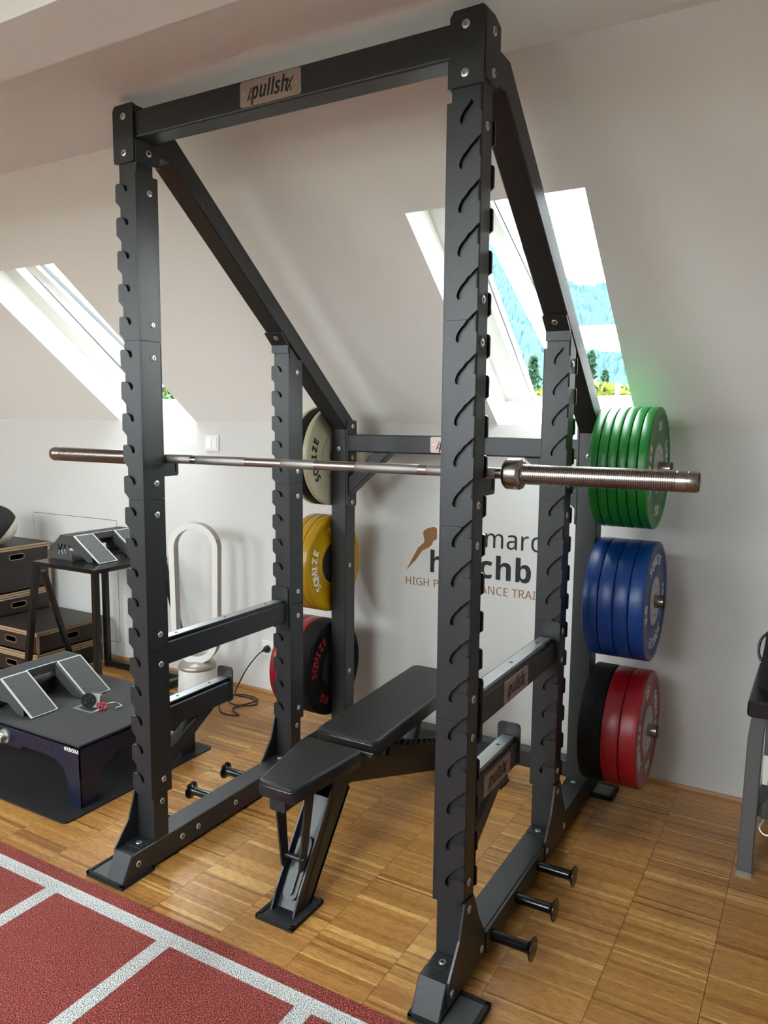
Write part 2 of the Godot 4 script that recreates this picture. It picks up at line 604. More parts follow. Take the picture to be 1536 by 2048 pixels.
func strip(st: SurfaceTool, o: Vector3, l: float, w: float, c: Color) -> void:
	# top and four sides with a small arris; o is the middle of its top
	var x := l / 2 - 0.0004
	var z := w / 2 - 0.0001
	var a := 0.0004
	st.set_color(c)
	quad(st, o + Vector3(-x + a, 0, -z + a), o + Vector3(x - a, 0, -z + a), o + Vector3(x - a, 0, z - a), o + Vector3(-x + a, 0, z - a), Vector3.UP)
	for s in [-1.0, 1.0]:
		quad(st, o + Vector3(-x, -0.006, s * z), o + Vector3(x, -0.006, s * z), o + Vector3(x - a, 0, s * (z - a)), o + Vector3(-x + a, 0, s * (z - a)), Vector3(0, 0.4, s).normalized())
		quad(st, o + Vector3(s * x, -0.006, -z), o + Vector3(s * x, -0.006, z), o + Vector3(s * (x - a), 0, z - a), o + Vector3(s * (x - a), 0, -z + a), Vector3(s, 0.4, 0).normalized())

func floor_strips() -> void:
	var base := get_node("floor")
	var r := RandomNumberGenerator.new()
	r.seed = 99
	var tones := [Color(0.387, 0.189, 0.051), Color(0.430, 0.213, 0.059), Color(0.473, 0.246, 0.071), Color(0.335, 0.156, 0.039), Color(0.533, 0.295, 0.092), Color(0.249, 0.111, 0.027), Color(0.447, 0.221, 0.061), Color(0.619, 0.377, 0.136), Color(0.396, 0.193, 0.050)]
	var pick := [0, 1, 2, 3, 1, 2, 0, 6, 8, 4, 6, 8, 0, 1, 3, 2, 6, 5, 7, 4]
	var widths := [0.0085, 0.0105, 0.013]
	var L := 0.2555
	var st := mk()
	var shared := {}
	var near := []
	var view := Basis.from_euler(Vector3(deg_to_rad(-6.7199), deg_to_rad(29.9403), 0)).inverse()
	var x := 0.905 + L / 2 - 30 * L
	while x < RIGHT_X + L / 2:
		var z := WALL_Z
		var prev := 0
		while z < 1.75:
			var wi := 0 if r.randf() < 0.7 else (1 if r.randf() < 0.7 else 2)
			var w: float = widths[wi]
			var ti: int = pick[r.randi() % pick.size()]
			if r.randf() < 0.3 and prev != 5:
				ti = prev
			prev = ti
			var o := Vector3(x, -r.randf() * 0.0003, z + w / 2)
			var q := view * (o - CAM)
			if o.z < 0.14 and q.z < -0.2 and absf(q.x / -q.z) < 0.52 and absf(q.y / -q.z) < 0.72:
				near.append([o.distance_squared_to(CAM) / w, o, wi, ti])
			else:
				strip(st, o, L, w, tones[ti])
			z += w
		x += L
	near.sort_custom(func(p, q): return p[0] < q[0])
	for i in near.size():
		var e: Array = near[i]
		if i < 290:
			var key := "%d %d" % [e[2], e[3]]
			if not shared.has(key):
				shared[key] = strip_mesh(tones[e[3]], L, widths[e[2]])
			part("oak_strip", shared[key], M["oak strip"], base, Transform3D(Basis(), e[1]))
		else:
			strip(st, e[1], L, widths[e[2]], tones[e[3]])
	var rest := part("oak_strips", st.commit(), M["oak strip"], base)
	rest.set_meta("kind", "stuff")

# ------------------------------------------------------------------ the valley outside
func outside() -> void:
	struct("ground", boxm(Vector3(-150, -6, -130), Vector3(150, -5, -3)), M["grass"])
	var n := FastNoiseLite.new()
	n.seed = 4
	n.frequency = 0.012
	var n2 := FastNoiseLite.new()
	n2.seed = 8
	n2.frequency = 0.16
	var na := 640
	var nr := 110
	var p := []
	for j in nr + 1:
		var rr := 90.0 + 420.0 * pow(float(j) / nr, 1.3)
		for i in na + 1:
			var az := deg_to_rad(-54.0 + 48.0 * i / na)
			var x := sin(az) * rr
			var z := -cos(az) * rr
			var wa := -rad_to_deg(az)
			var ridge := 9.4 + 3.0 * smoothstep(15.5, 21.0, wa) - 9.5 * smoothstep(27.0, 42.0, wa) + 0.8 * n.get_noise_2d(x, z)
			var up := pow(clampf((rr - 100.0) / 360.0, 0, 1), 0.9)
			if rr > 460.0:
				up = 1.0 - (rr - 460.0) / 100.0
			var y := -5.0 + (tan(deg_to_rad(ridge)) * 460.0 + 6.0) * up + 6.0 * n.get_noise_2d(x * 2.5, z * 2.5) * up
			var bump := n2.get_noise_2d(x, z)
			var bump2 := n2.get_noise_2d(x * 3.1 + 50.0, z * 3.1)
			y += (bump * 2.6 + bump2 * 1.6) * minf(1.0, up * 4.0)
			p.append(Vector3(x, y, z))
	var st := mk()
	for j in nr:
		for i in na:
			var k := j * (na + 1) + i
			for q in [[k, k + 1, k + na + 2], [k, k + na + 2, k + na + 1]]:
				var nn: Vector3 = (p[q[1]] - p[q[0]]).cross(p[q[2]] - p[q[0]]).normalized()
				if nn.y < 0:
					nn = -nn
				tri(st, p[q[0]], p[q[1]], p[q[2]], nn)
	struct("mountain", st.commit(), M["hazy_forest"])
	var spots := [   # azimuth, distance, top elevation, kind, label
		[-15.6, 20.0, 2.9, 2, "yellow-green leafy tree seen beside the open window sash"], [-14.2, 26.5, 2.3, 2, "yellow-green leafy tree behind the thin white pole"], [-12.6, 33.0, 2.6, 2, "yellow-green leafy tree in front of the small spruce"], [-17.3, 39.5, 2.6, 2, "yellow-green leafy tree at the foot of the mountain"],
		[-20.3, 46.0, 2.3, 1, "mid green leafy tree below the tall spruce outside"], [-19.2, 53.0, 4.6, 0, "tall dark spruce rising beside a mid green tree"], [-18.2, 59.0, 3.6, 0, "short dark spruce between two taller ones"], [-15.2, 65.0, 4.9, 0, "tallest dark spruce behind the yellow-green trees"], [-14.2, 71.0, 3.6, 0, "small dark spruce behind the white pole"],
		[-46.0, 24.0, 4.5, 1, "mid green leafy tree filling the far roof window"], [-44.6, 31.0, 3.6, 1, "mid green leafy tree at the far window's lower corner"], [-43.4, 38.0, 3.0, 2, "yellow-green leafy tree outside the far roof window"]]
	var kinds := [["spruce", "", "leaf dark"], ["leafy_tree", "", "leaf mid"], ["leafy_tree", "", "leaf yellow"]]
	for s in spots:
		var az := deg_to_rad(s[0])
		var g := CAM + Vector3(sin(az), 0, -cos(az)) * float(s[1])
		var top: float = CAM.y + tan(deg_to_rad(s[2])) * s[1]
		var k: Array = kinds[s[3]]
		var t := thing(k[0], s[4], "tree", Vector3(g.x, -5, g.z), "trees in the valley outside")
		var h := top + 5.0
		var crown := mk()
		for i in 900 if s[3] == 0 else 3200:
			var u := rng.randf()
			var a := rng.randf() * TAU
			var y: float
			var rad: float
			if s[3] == 0:
				y = h * (0.12 + 0.88 * u)
				rad = (1.0 - u) * h * 0.2 * (0.75 + 0.25 * sin(u * 60.0)) * sqrt(rng.randf_range(0.5, 1.0))
			else:
				var v := rng.randf() * 2 - 1
				y = h * 0.66 + v * h * 0.34
				rad = sqrt(1 - v * v) * h * 0.36 * pow(rng.randf_range(0.4, 1.0), 0.4) * (0.8 + 0.2 * sin(a * 3.0 + v * 7.0))
			var c := Vector3(cos(a) * rad, y, sin(a) * rad)
			var sz := h * (rng.randf_range(0.02, 0.038) if s[3] == 0 else rng.randf_range(0.009, 0.018))
			var nn := Vector3(rng.randf() * 2 - 1, rng.randf(), rng.randf() * 2 - 1).normalized()
			var e1 := nn.cross(Vector3(0.3, 0.9, 0.2)).normalized() * sz
			var e2 := nn.cross(e1).normalized() * sz
			quad(crown, c - e1, c - e2, c + e1, c + e2, nn)
		var cr := part("crown", crown.commit(), M[k[2]], t)
		cr.set_meta("kind", "stuff")
		var tk := mk()
		lathe(tk, [[h * 0.025, 0.0], [h * 0.018, h * 0.4], [0.01, h * 0.85]], Transform3D(Basis(Vector3.RIGHT, -PI / 2), Vector3.ZERO), 8)
		part("trunk", tk.commit(), M["bark"], t)
	var pa := deg_to_rad(-13.35)
	var pg := CAM + Vector3(sin(pa), 0, -cos(pa)) * 16.5
	var pole := mk()
	cyl(pole, Vector3(pg.x, -5, pg.z), Vector3(pg.x, CAM.y + tan(deg_to_rad(2.87)) * 16.5, pg.z), 0.04, 10)
	tag(part("flagpole", pole.commit(), M["white lacquer"], self), "thin white pole standing among yellow-green trees outside", "pole")

# ------------------------------------------------------------------ power rack
func side_frame(s: float, ax: float) -> Transform3D:
	# local X = world -z... a profile given as (z, y), extruded along x: local X is z, local Y is y, local Z is -x
	return Transform3D(Basis(Vector3(0, 0, 1), Vector3(0, 1, 0), Vector3(-1, 0, 0)), Vector3(s * ax, 0, 0))

func side_prism(st: SurfaceTool, zy: PackedVector2Array, x0: float, x1: float, bevel := 0.0, holes := []) -> void:
	var a := minf(x0, x1)
	var b := maxf(x0, x1)
	prism(st, zy, -b, -a, side_frame(0, 0), bevel, holes)

func post_tube(s: float, z0: float, z1: float, y0: float, y1: float) -> ArrayMesh:
	var st := mk()
	prism(st, rrect(minf(s * 0.525, s * 0.605), -z1, maxf(s * 0.525, s * 0.605), -z0, 0.007), y0, y1, Transform3D(Basis(Vector3(1, 0, 0), Vector3(0, 0, -1), Vector3(0, 1, 0)), Vector3.ZERO))
	return st.commit()

func hook_profile() -> PackedVector2Array:
	# one half-metre sleeve cheek with five hooks: u = distance in from the toothed edge, y below the top edge
	var a := [[0.088, 0.0], [0.026, 0.0]]
	for k in 5:
		var b := -0.053 - 0.1 * k
		if k > 0:
			a += [[0.0, b + 0.074], [0.009, b + 0.067], [0.02, b + 0.056], [0.026, b + 0.053]]
		a += [[0.033, b + 0.043], [0.044, b + 0.032], [0.051, b + 0.021], [0.054, b + 0.01], [0.052, b + 0.003], [0.047, b], [0.042, b + 0.003], [0.039, b + 0.012], [0.033, b + 0.021], [0.023, b + 0.027], [0.008, b + 0.028], [0.002, b + 0.025], [0.0, b + 0.02]]
	a += [[0.0, -0.479], [0.009, -0.486], [0.02, -0.497], [0.026, -0.5], [0.088, -0.5]]
	return pv(a)

func sleeve(s: float, zf: float, top: float) -> ArrayMesh:
	# folded sheet: toothed cheeks in front and behind, a plain web on the inner side
	var st := mk()
	var prof := hook_profile()
	var g := 0.0009
	var pts := PackedVector2Array()
	for p in prof:
		pts.append(Vector2(s * (0.608 - p.x), top + p.y * (1.0 - g * 2) - 0.5 * g))
	prism(st, pts, zf - 0.006, zf)
	prism(st, pts, zf - 0.09, zf - 0.084)
	var a := minf(s * 0.52, s * 0.525)
	prism(st, rrect(a, -zf + 0.0, a + 0.005, -zf + 0.09, 0.002, 2), top - 0.5 + g, top - g, Transform3D(Basis(Vector3(1, 0, 0), Vector3(0, 0, -1), Vector3(0, 1, 0)), Vector3.ZERO))
	return st.commit()

func bolt(parent: Node, at: Vector3, n: Vector3) -> void:
	part("bolt", bolt_mesh, M["zinc"], parent, along(at, at + n))

func badge(parent: Node, t: Transform3D, w: float, h: float) -> void:
	var b := part("name_plate", prismm(rrect(-w / 2, -h / 2, w / 2, h / 2, 0.008, 4), 0, 0.002), M["brushed plate"], parent, t)
	var st := mk()
	var k := h / 0.068
	put_text(st, "pullsh", 0.052 * k, 0.0006, Transform3D(Basis(Vector3(0.83, 0, 0), Vector3(0.22, 1.12, 0), Vector3(0, 0, 1)), Vector3(0.0, 0.003 * k, 0.0022)), "Droid Sans", true)
	part("lettering", st.commit(), M["print black"], b)
	for f in [[-0.07, 1.0], [0.066, -1.0]]:
		st = mk()
		var o: Vector2 = Vector2(f[0], -0.004) * k
		var m: float = f[1] * k
		var lines := [[[-0.008, -0.016], [-0.002, 0.0], [0.003, 0.008]], [[0.002, -0.014], [0.0, -0.006], [-0.002, 0.0]], [[0.002, 0.006], [0.009, 0.012]]]
		if f[1] < 0.0:
			lines = [[[-0.012, 0.02], [0.0, 0.003], [0.008, -0.016]], [[0.0, 0.003], [-0.006, -0.016]], [[-0.003, 0.009], [0.006, 0.013]]]
		for l in lines:
			for i in l.size() - 1:
				bar(st, Vector3(o.x + l[i][0] * k * f[1], o.y + l[i][1] * k, 0.0022), Vector3(o.x + l[i + 1][0] * k * f[1], o.y + l[i + 1][1] * k, 0.0022), 0.0032 * k, 0.001, 0.0003, Vector3(0, 0, 1))
		prism(st, circ(o + Vector2(0.004 * m, 0.016 * k), 0.0024 * k, 10), 0.0018, 0.0026)
		part("figure_mark", st.commit(), M["print black"], b)
	for x in [-w * 0.43, w * 0.43]:
		var r := mk()
		lathe(r, [[0.0028, 0.002], [0.0024, 0.0032], [0.0, 0.0035]], Transform3D(Basis(), Vector3(x, 0, 0)), 10)
		part("rivet", r.commit(), M["zinc"], b)

func power_rack() -> void:
	var t := thing("power_rack", "large anthracite steel power rack with notched uprights and sloping top rails", "power rack")
	var S: Material = M["powder coat"]
	for s in [-1.0, 1.0]:
		part("upright", post_tube(s, -0.079, -0.011, 0.095, 2.447), S, t)
		part("upright_cap", boxm(Vector3(minf(s * 0.527, s * 0.603), 2.444, -0.083), Vector3(maxf(s * 0.527, s * 0.603), 2.4495, -0.007)), M["black plastic"], t)
		var st := mk()
		side_prism(st, pv([[-0.774, 0.095], [-0.774, 1.807], [-0.842, 1.749], [-0.842, 0.095]]), s * 0.525, s * 0.605, 0.004)
		part("upright", st.commit(), S, t)
		st = mk()
		side_prism(st, pv([[-1.19, 0.095], [-1.19, 1.472], [-1.27, 1.497], [-1.27, 0.095]]), s * 0.525, s * 0.605, 0.004)
		part("storage_upright", st.commit(), S, t)
		st = mk()
		side_prism(st, pv([[-0.085, 2.4], [-0.18, 2.398], [-1.27, 1.497], [-1.19, 1.472], [-0.155, 2.319], [-0.085, 2.319]]), s * 0.525, s * 0.605, 0.004)
		part("sloping_rail", st.commit(), S, t)
		# sleeves
		for k in 4:
			part("notched_sleeve", sleeve(s, 0.0, 2.252 - 0.5 * k), S, t)
			if k > 0:
				part("notched_sleeve", sleeve(s, -0.763, 2.252 - 0.5 * k), S, t)
			for z in [0.0, -0.763]:
				if k == 0 and z < 0.0:
					continue
				for y in [2.252 - 0.5 * k - 0.051, 2.252 - 0.5 * k - 0.449]:
					bolt(t, Vector3(s * 0.52, y, z - 0.055), Vector3(-s, 0, 0))
					bolt(t, Vector3(s * 0.605, y, z - 0.042), Vector3(s, 0, 0))
		# head brackets
		st = mk()
		var x0 := minf(s * 0.524, s * 0.611)
		var x1 := maxf(s * 0.524, s * 0.611)
		prism(st, pv([[x0 + 0.002, 2.285], [x0, 2.3], [x0, 2.438], [x0 + 0.01, 2.452], [x1 - 0.004, 2.453], [x1, 2.449], [x1, 2.29], [x1 - 0.006, 2.284]]), -0.0108, 0.0)
		side_prism(st, pv([[-0.004, 2.3], [-0.004, 2.45], [-0.06, 2.453], [-0.1, 2.44], [-0.1, 2.31], [-0.085, 2.3]]), s * 0.6052, s * 0.611)
		side_prism(st, pv([[-0.004, 2.285], [-0.004, 2.349], [-0.1, 2.349], [-0.1, 2.285]]), s * 0.5248, s * 0.519)
		part("head_bracket", st.commit(), S, t)
		for y in [2.418, 2.312]:
			bolt(t, Vector3(s * 0.565, y, 0.0), Vector3(0, 0, 1))
		for y in [2.416, 2.324]:
			bolt(t, Vector3(s * 0.611, y, -0.06), Vector3(s, 0, 0))
		bolt(t, Vector3(s * 0.519, 2.318, -0.055), Vector3(-s, 0, 0))
		# bracket where the middle post meets the rail
		st = mk()
		var mx0 := minf(s * 0.527, s * 0.603)
		var mx1 := maxf(s * 0.527, s * 0.603)
		side_prism(st, pv([[-0.768, 1.775], [-0.762, 1.775], [-0.762, 1.805], [-0.717, 1.846], [-0.722, 1.852], [-0.768, 1.813]]), mx0 - 0.002, mx1 + 0.002)
		part("rail_bracket", st.commit(), S, t)
		bolt(t, Vector3(s * 0.562, 1.831, -0.735), Vector3(0, -0.65, 0.76).normalized())
		# base
		st = mk()
		side_prism(st, pv([[0.13, 0.014], [0.086, 0.095], [-1.36, 0.095], [-1.4, 0.014]]), s * 0.525, s * 0.605, 0.003)
		part("base_beam", st.commit(), S, t)
		for z in [[-0.005, 0.135], [-1.4, -1.28]]:
			st = mk()
			var px := [minf(s * 0.52, s * 0.69), maxf(s * 0.52, s * 0.69)]
			box(st, Vector3(px[0], 0, z[0]), Vector3(px[1], 0.012, z[1]))
			for e in [[px[0], z[0], px[1], z[0] + 0.012], [px[0], z[1] - 0.01, px[1], z[1]], [px[0], z[0], px[0] + 0.012, z[1]], [px[1] - 0.012, z[0], px[1], z[1]]]:
				box(st, Vector3(e[0], 0.01, e[1]), Vector3(e[2], 0.018, e[3]))
			part("foot_pad", st.commit(), M["black rubber"], t)
			var fx := [minf(s * 0.607, s * 0.676), maxf(s * 0.607, s * 0.676)]
			part("foot_plate", boxm(Vector3(fx[0], 0.011, z[0] + 0.014), Vector3(fx[1], 0.0155, z[1] - 0.012)), M["wedge grey"], t)
		for z in [0.0, -0.763, -1.187]:
			st = mk()
			prism(st, rrect(minf(s * 0.529, s * 0.601), -z - 0.046, maxf(s * 0.529, s * 0.601), -z + 0.006, 0.006), 0.095, 0.1, Transform3D(Basis(Vector3(1, 0, 0), Vector3(0, 0, -1), Vector3(0, 1, 0)), Vector3.ZERO))
			part("post_flange", st.commit(), S, t)
			bolt(t, Vector3(s * 0.563, 0.1, z + 0.022), Vector3.UP)
			if z > -1.0:
				st = mk()
				side_prism(st, pv([[z - 0.065, 0.258], [z - 0.006, 0.262], [z + 0.022, 0.175], [z + 0.084, 0.098], [z + 0.09, 0.03], [z - 0.15, 0.03], [z - 0.15, 0.1], [z - 0.105, 0.17]]), s * 0.605, s * 0.611)
				part("gusset_plate", st.commit(), S, t)
				for b in [[-0.035, 0.232], [-0.128, 0.061], [0.066, 0.06]]:
					bolt(t, Vector3(s * 0.611, b[1], z + b[0]), Vector3(s, 0, 0))
				bolt(t, Vector3(s * 0.525, 0.225, z - 0.05), Vector3(-s, 0, 0))
		for z in [0.06, -0.139, -0.218, -0.42, -0.62]:
			bolt(t, Vector3(s * 0.525, 0.055, z), Vector3(-s, 0, 0))
		# band pegs along the base
		part("peg_rail", boxm(Vector3(minf(s * 0.605, s * 0.612), 0.03, -0.66), Vector3(maxf(s * 0.605, s * 0.612), 0.092, -0.158)), S, t)
		for z in [-0.2, -0.4, -0.6]:
			st = mk()
			lathe(st, [[0.0, 0.0], [0.0155, 0.0], [0.0155, 0.105], [0.018, 0.112], [0.031, 0.119], [0.0335, 0.121], [0.0335, 0.1245], [0.0, 0.1255]], along(Vector3(s * 0.611, 0.06, z), Vector3(s * 0.711, 0.06, z)), 24)
			part("band_peg", st.commit(), M["gloss black"], t)
		# plate storage pegs
		for y in [1.347, 0.85, 0.349]:
			st = mk()
			lathe(st, [[0.0, 0.0], [0.04, 0.0], [0.04, 0.006], [0.0242, 0.007], [0.0242, 0.252], [0.0, 0.252]], along(Vector3(s * 0.605, y, -1.23), Vector3(s * 0.7, y, -1.23)), 28)
			var pg := part("storage_peg", st.commit(), M["sleeve steel"], t)
			st = mk()
			lathe(st, [[0.0, 0.0], [0.0246, 0.0], [0.0246, 0.003], [0.023, 0.005], [0.0, 0.005]], along(Vector3(s * 0.857, y, -1.23), Vector3(s * 0.9, y, -1.23)), 28)
			part("end_cap", st.commit(), M["black plastic"], pg)
			bolt(t, Vector3(s * 0.525, y, -1.225), Vector3(-s, 0, 0))
		bolt(t, Vector3(s * 0.565, 1.385, -1.19), Vector3(0, 0, 1))
		# rear cross beam plates and their gussets
		st = mk()
		side_prism(st, rrect(-1.268, 1.12, -1.192, 1.512, 0.012), s * 0.5249, s * 0.5185)
		part("beam_plate", st.commit(), S, t)
		for y in [1.485, 1.345, 1.14]:
			bolt(t, Vector3(s * 0.5185, y, -1.235), Vector3(-s, 0, 0))
		st = mk()
		prism(st, pv([[s * 0.5185, 1.255], [s * 0.385, 1.373], [s * 0.305, 1.373], [s * 0.5185, 1.178]]), -1.262, -1.2, Transform3D(), 0.003)
		part("beam_gusset", st.commit(), S, t)
	# cross members
	var xf := Transform3D(Basis(Vector3(0, 0, 1), Vector3(0, 1, 0), Vector3(-1, 0, 0)), Vector3.ZERO)
	part("top_beam", prismm(rrect(-0.083, 2.352, -0.009, 2.432, 0.006), -0.5245, 0.5245, xf), S, t)
	part("rear_beam", prismm(rrect(-1.265, 1.372, -1.195, 1.45, 0.006), -0.5184, 0.5184, xf), S, t)
	part("rear_floor_beam", prismm(rrect(-1.262, 0.098, -1.198, 0.168, 0.006), -0.5245, 0.5245, xf), S, t)
	badge(t, Transform3D(Basis(), Vector3(-0.01, 2.393, -0.009)), 0.206, 0.067)
	badge(t, Transform3D(Basis(), Vector3(0.0, 1.413, -1.195)), 0.21, 0.067)

func rack_accessories() -> void:
	var S: Material = M["powder coat"]
	for s in [-1.0, 1.0]:
		var by := "beside the navy platform" if s < 0 else "beside the coloured bumper plates"
		# long safety arm between front and middle post
		var t := thing("safety_arm", "long safety arm spanning front and middle rack posts %s" % by, "safety arm", Vector3.ZERO, "long safety arms of the rack")
		var y0 := 0.685 if s < 0 else 0.7
		var y1 := y0 + 0.078
		part("arm_beam", prismm(rrect(minf(s * 0.537, s * 0.595), y0, maxf(s * 0.537, s * 0.595), y1, 0.005), -0.755, -0.097, Transform3D()), S, t)
		var st := mk()
		box(st, Vector3(minf(s * 0.542, s * 0.59), y1 - 0.001, -0.74), Vector3(maxf(s * 0.542, s * 0.59), y1 + 0.012, -0.105))
		part("wear_strip", st.commit(), M["gloss black"], t)
		st = mk()
		box(st, Vector3(minf(s * 0.546, s * 0.584), y1 + 0.011, -0.735), Vector3(maxf(s * 0.546, s * 0.584), y1 + 0.0135, -0.11))
		part("steel_strip", st.commit(), M["raw steel"], t)
		for z in [-0.17, -0.42, -0.66]:
			part("strip_screw", prismm(circ(Vector2.ZERO, 0.006, 12), 0, 0.0008), M["print black"], t, along(Vector3(s * 0.565, y1 + 0.0133, z), Vector3(s * 0.565, y1 + 0.1, z)))
		for z in [-0.7625, -0.0965]:
			st = mk()
			prism(st, rrect(minf(s * 0.527, s * 0.61), y0 - 0.03, maxf(s * 0.527, s * 0.61), y1 + 0.068, 0.012), z, z + 0.006)
			part("hook_plate", st.commit(), S, t)
		if s > 0:
			badge(t, Transform3D(Basis(Vector3(0, 0, -1), Vector3(0, 1, 0), Vector3(1, 0, 0)), Vector3(0.595, (y0 + y1) / 2, -0.385)), 0.2, 0.066)
		# short spotter arm with a diagonal brace
		t = thing("spotter_arm", "short braced spotter arm hooked low on front post %s" % by, "spotter arm", Vector3.ZERO, "short spotter arms of the rack")
		y0 = 0.46 if s < 0 else 0.478
		y1 = y0 + 0.075
		part("arm_beam", prismm(rrect(minf(s * 0.537, s * 0.595), y0, maxf(s * 0.537, s * 0.595), y1, 0.005), -0.415, -0.097, Transform3D()), S, t)
		part("wear_strip", boxm(Vector3(minf(s * 0.542, s * 0.59), y1 - 0.001, -0.412), Vector3(maxf(s * 0.542, s * 0.59), y1 + 0.012, -0.105)), M["gloss black"], t)
		part("steel_strip", boxm(Vector3(minf(s * 0.546, s * 0.584), y1 + 0.011, -0.41), Vector3(maxf(s * 0.546, s * 0.584), y1 + 0.0135, -0.11)), M["raw steel"], t)
		for z in [-0.17, -0.33]:
			part("strip_screw", prismm(circ(Vector2.ZERO, 0.006, 12), 0, 0.0008), M["print black"], t, along(Vector3(s * 0.565, y1 + 0.0133, z), Vector3(s * 0.565, y1 + 0.1, z)))
		part("end_stop", prismm(rrect(minf(s * 0.53, s * 0.602), y0 - 0.004, maxf(s * 0.53, s * 0.602), y1 + 0.052, 0.014, 4), -0.421, -0.414), S, t)
		part("hook_plate", prismm(rrect(minf(s * 0.53, s * 0.6), y0 - 0.19, maxf(s * 0.53, s * 0.6), y1 + 0.03, 0.008), -0.0965, -0.0905), S, t)
		st = mk()
		side_prism(st, pv([[-0.097, y0 - 0.085], [-0.255, y0 + 0.002], [-0.345, y0 + 0.002], [-0.097, y0 - 0.15]]), s * 0.545, s * 0.587, 0.003)
		part("diagonal_brace", st.commit(), S, t)
		if s > 0:
			badge(t, Transform3D(Basis(Vector3(0, 0, -1), Vector3(0, 1, 0), Vector3(1, 0, 0)), Vector3(0.595, (y0 + y1) / 2, -0.25)), 0.2, 0.062)
		# bar cups
		t = thing("bar_cup", "padded j-shaped cup holding the barbell on front rack post %s" % by, "bar cup", Vector3.ZERO, "cups under the barbell")
		st = mk()
		side_prism(st, pv([[-0.0905, 1.53], [-0.0905, 1.327], [-0.1, 1.322], [-0.165, 1.322], [-0.171, 1.328], [-0.171, 1.372], [-0.167, 1.376], [-0.162, 1.372], [-0.162, 1.334], [-0.0985, 1.334], [-0.0985, 1.53]]), s * 0.538, s * 0.597)
		part("cup_body", st.commit(), S, t)
		st = mk()
		side_prism(st, pv([[-0.0987, 1.52], [-0.0987, 1.3342], [-0.1618, 1.3342], [-0.1618, 1.3722], [-0.155, 1.366], [-0.1475, 1.366], [-0.13, 1.366], [-0.1035, 1.366], [-0.1035, 1.52]]), s * 0.541, s * 0.594)
		part("cup_liner", st.commit(), M["black plastic"], t)

func barbell() -> void:
	var t := thing("barbell", "long steel barbell with ribbed sleeves resting across the rack", "barbell", Vector3(0, 1.3806, -0.1187))
	var ax := along(Vector3.ZERO, Vector3.RIGHT)
	var st := mk()
	lathe(st, [[0.014, -0.65], [0.014, 0.65]], ax, 24)
	part("shaft", st.commit(), M["bar steel"], t)
	for k in [[-0.62, -0.425], [-0.4, -0.2], [-0.06, 0.06], [0.2, 0.4], [0.425, 0.62]]:
		st = mk()
		lathe(st, [[0.014, k[0] - 0.0005], [0.0144, k[0]], [0.0144, k[1]], [0.014, k[1] + 0.0005]], ax, 24)
		part("knurling", st.commit(), M["knurled steel"], t)
	for s in [-1.0, 1.0]:
		var a := along(Vector3.ZERO, Vector3(s, 0, 0))
		st = mk()
		lathe(st, [[0.014, 0.645], [0.033, 0.645], [0.039, 0.651], [0.0395, 0.655], [0.0395, 0.683], [0.037, 0.69], [0.0265, 0.693]], a, 40)
		part("collar", st.commit(), M["sleeve steel"], t)
		st = mk()
		var prof := [[0.0265, 0.692]]
		var x := 0.697
		while x < 1.052:
			prof += [[0.0235, x], [0.0251, x + 0.0009], [0.0251, x + 0.0034], [0.0235, x + 0.0044]]
			x += 0.0050
		prof += [[0.0245, 1.06]]
		lathe(st, prof, a, 32, 2.0)
		part("sleeve", st.commit(), M["sleeve steel"], t)
		st = mk()
		lathe(st, [[0.0245, 1.06], [0.0248, 1.079], [0.024, 1.08], [0.024, 1.083], [0.0248, 1.084], [0.0248, 1.1], [0.023, 1.105], [0.021, 1.105], [0.02, 1.098], [0.0, 1.098]], a, 32, 0.8)
		part("end_ring", st.commit(), M["sleeve steel"], t)

# ------------------------------------------------------------------ bumper plates
func arc_text(st: SurfaceTool, s: String, r: float, mid: float, size: float, gap: float, depth: float, x: float) -> void:
	# letters standing on a circle, read clockwise by someone looking along -x
	for i in s.length():
		var a := deg_to_rad(mid) + (i - (s.length() - 1) / 2.0) * gap
		var up := Vector3(0, cos(a), -sin(a))
		var right := Vector3(0, -sin(a), -cos(a))
		put_text(st, s[i], size, depth, Transform3D(Basis(right, up, Vector3.RIGHT), Vector3(x, 0, 0) + up * r), "Droid Sans", true)

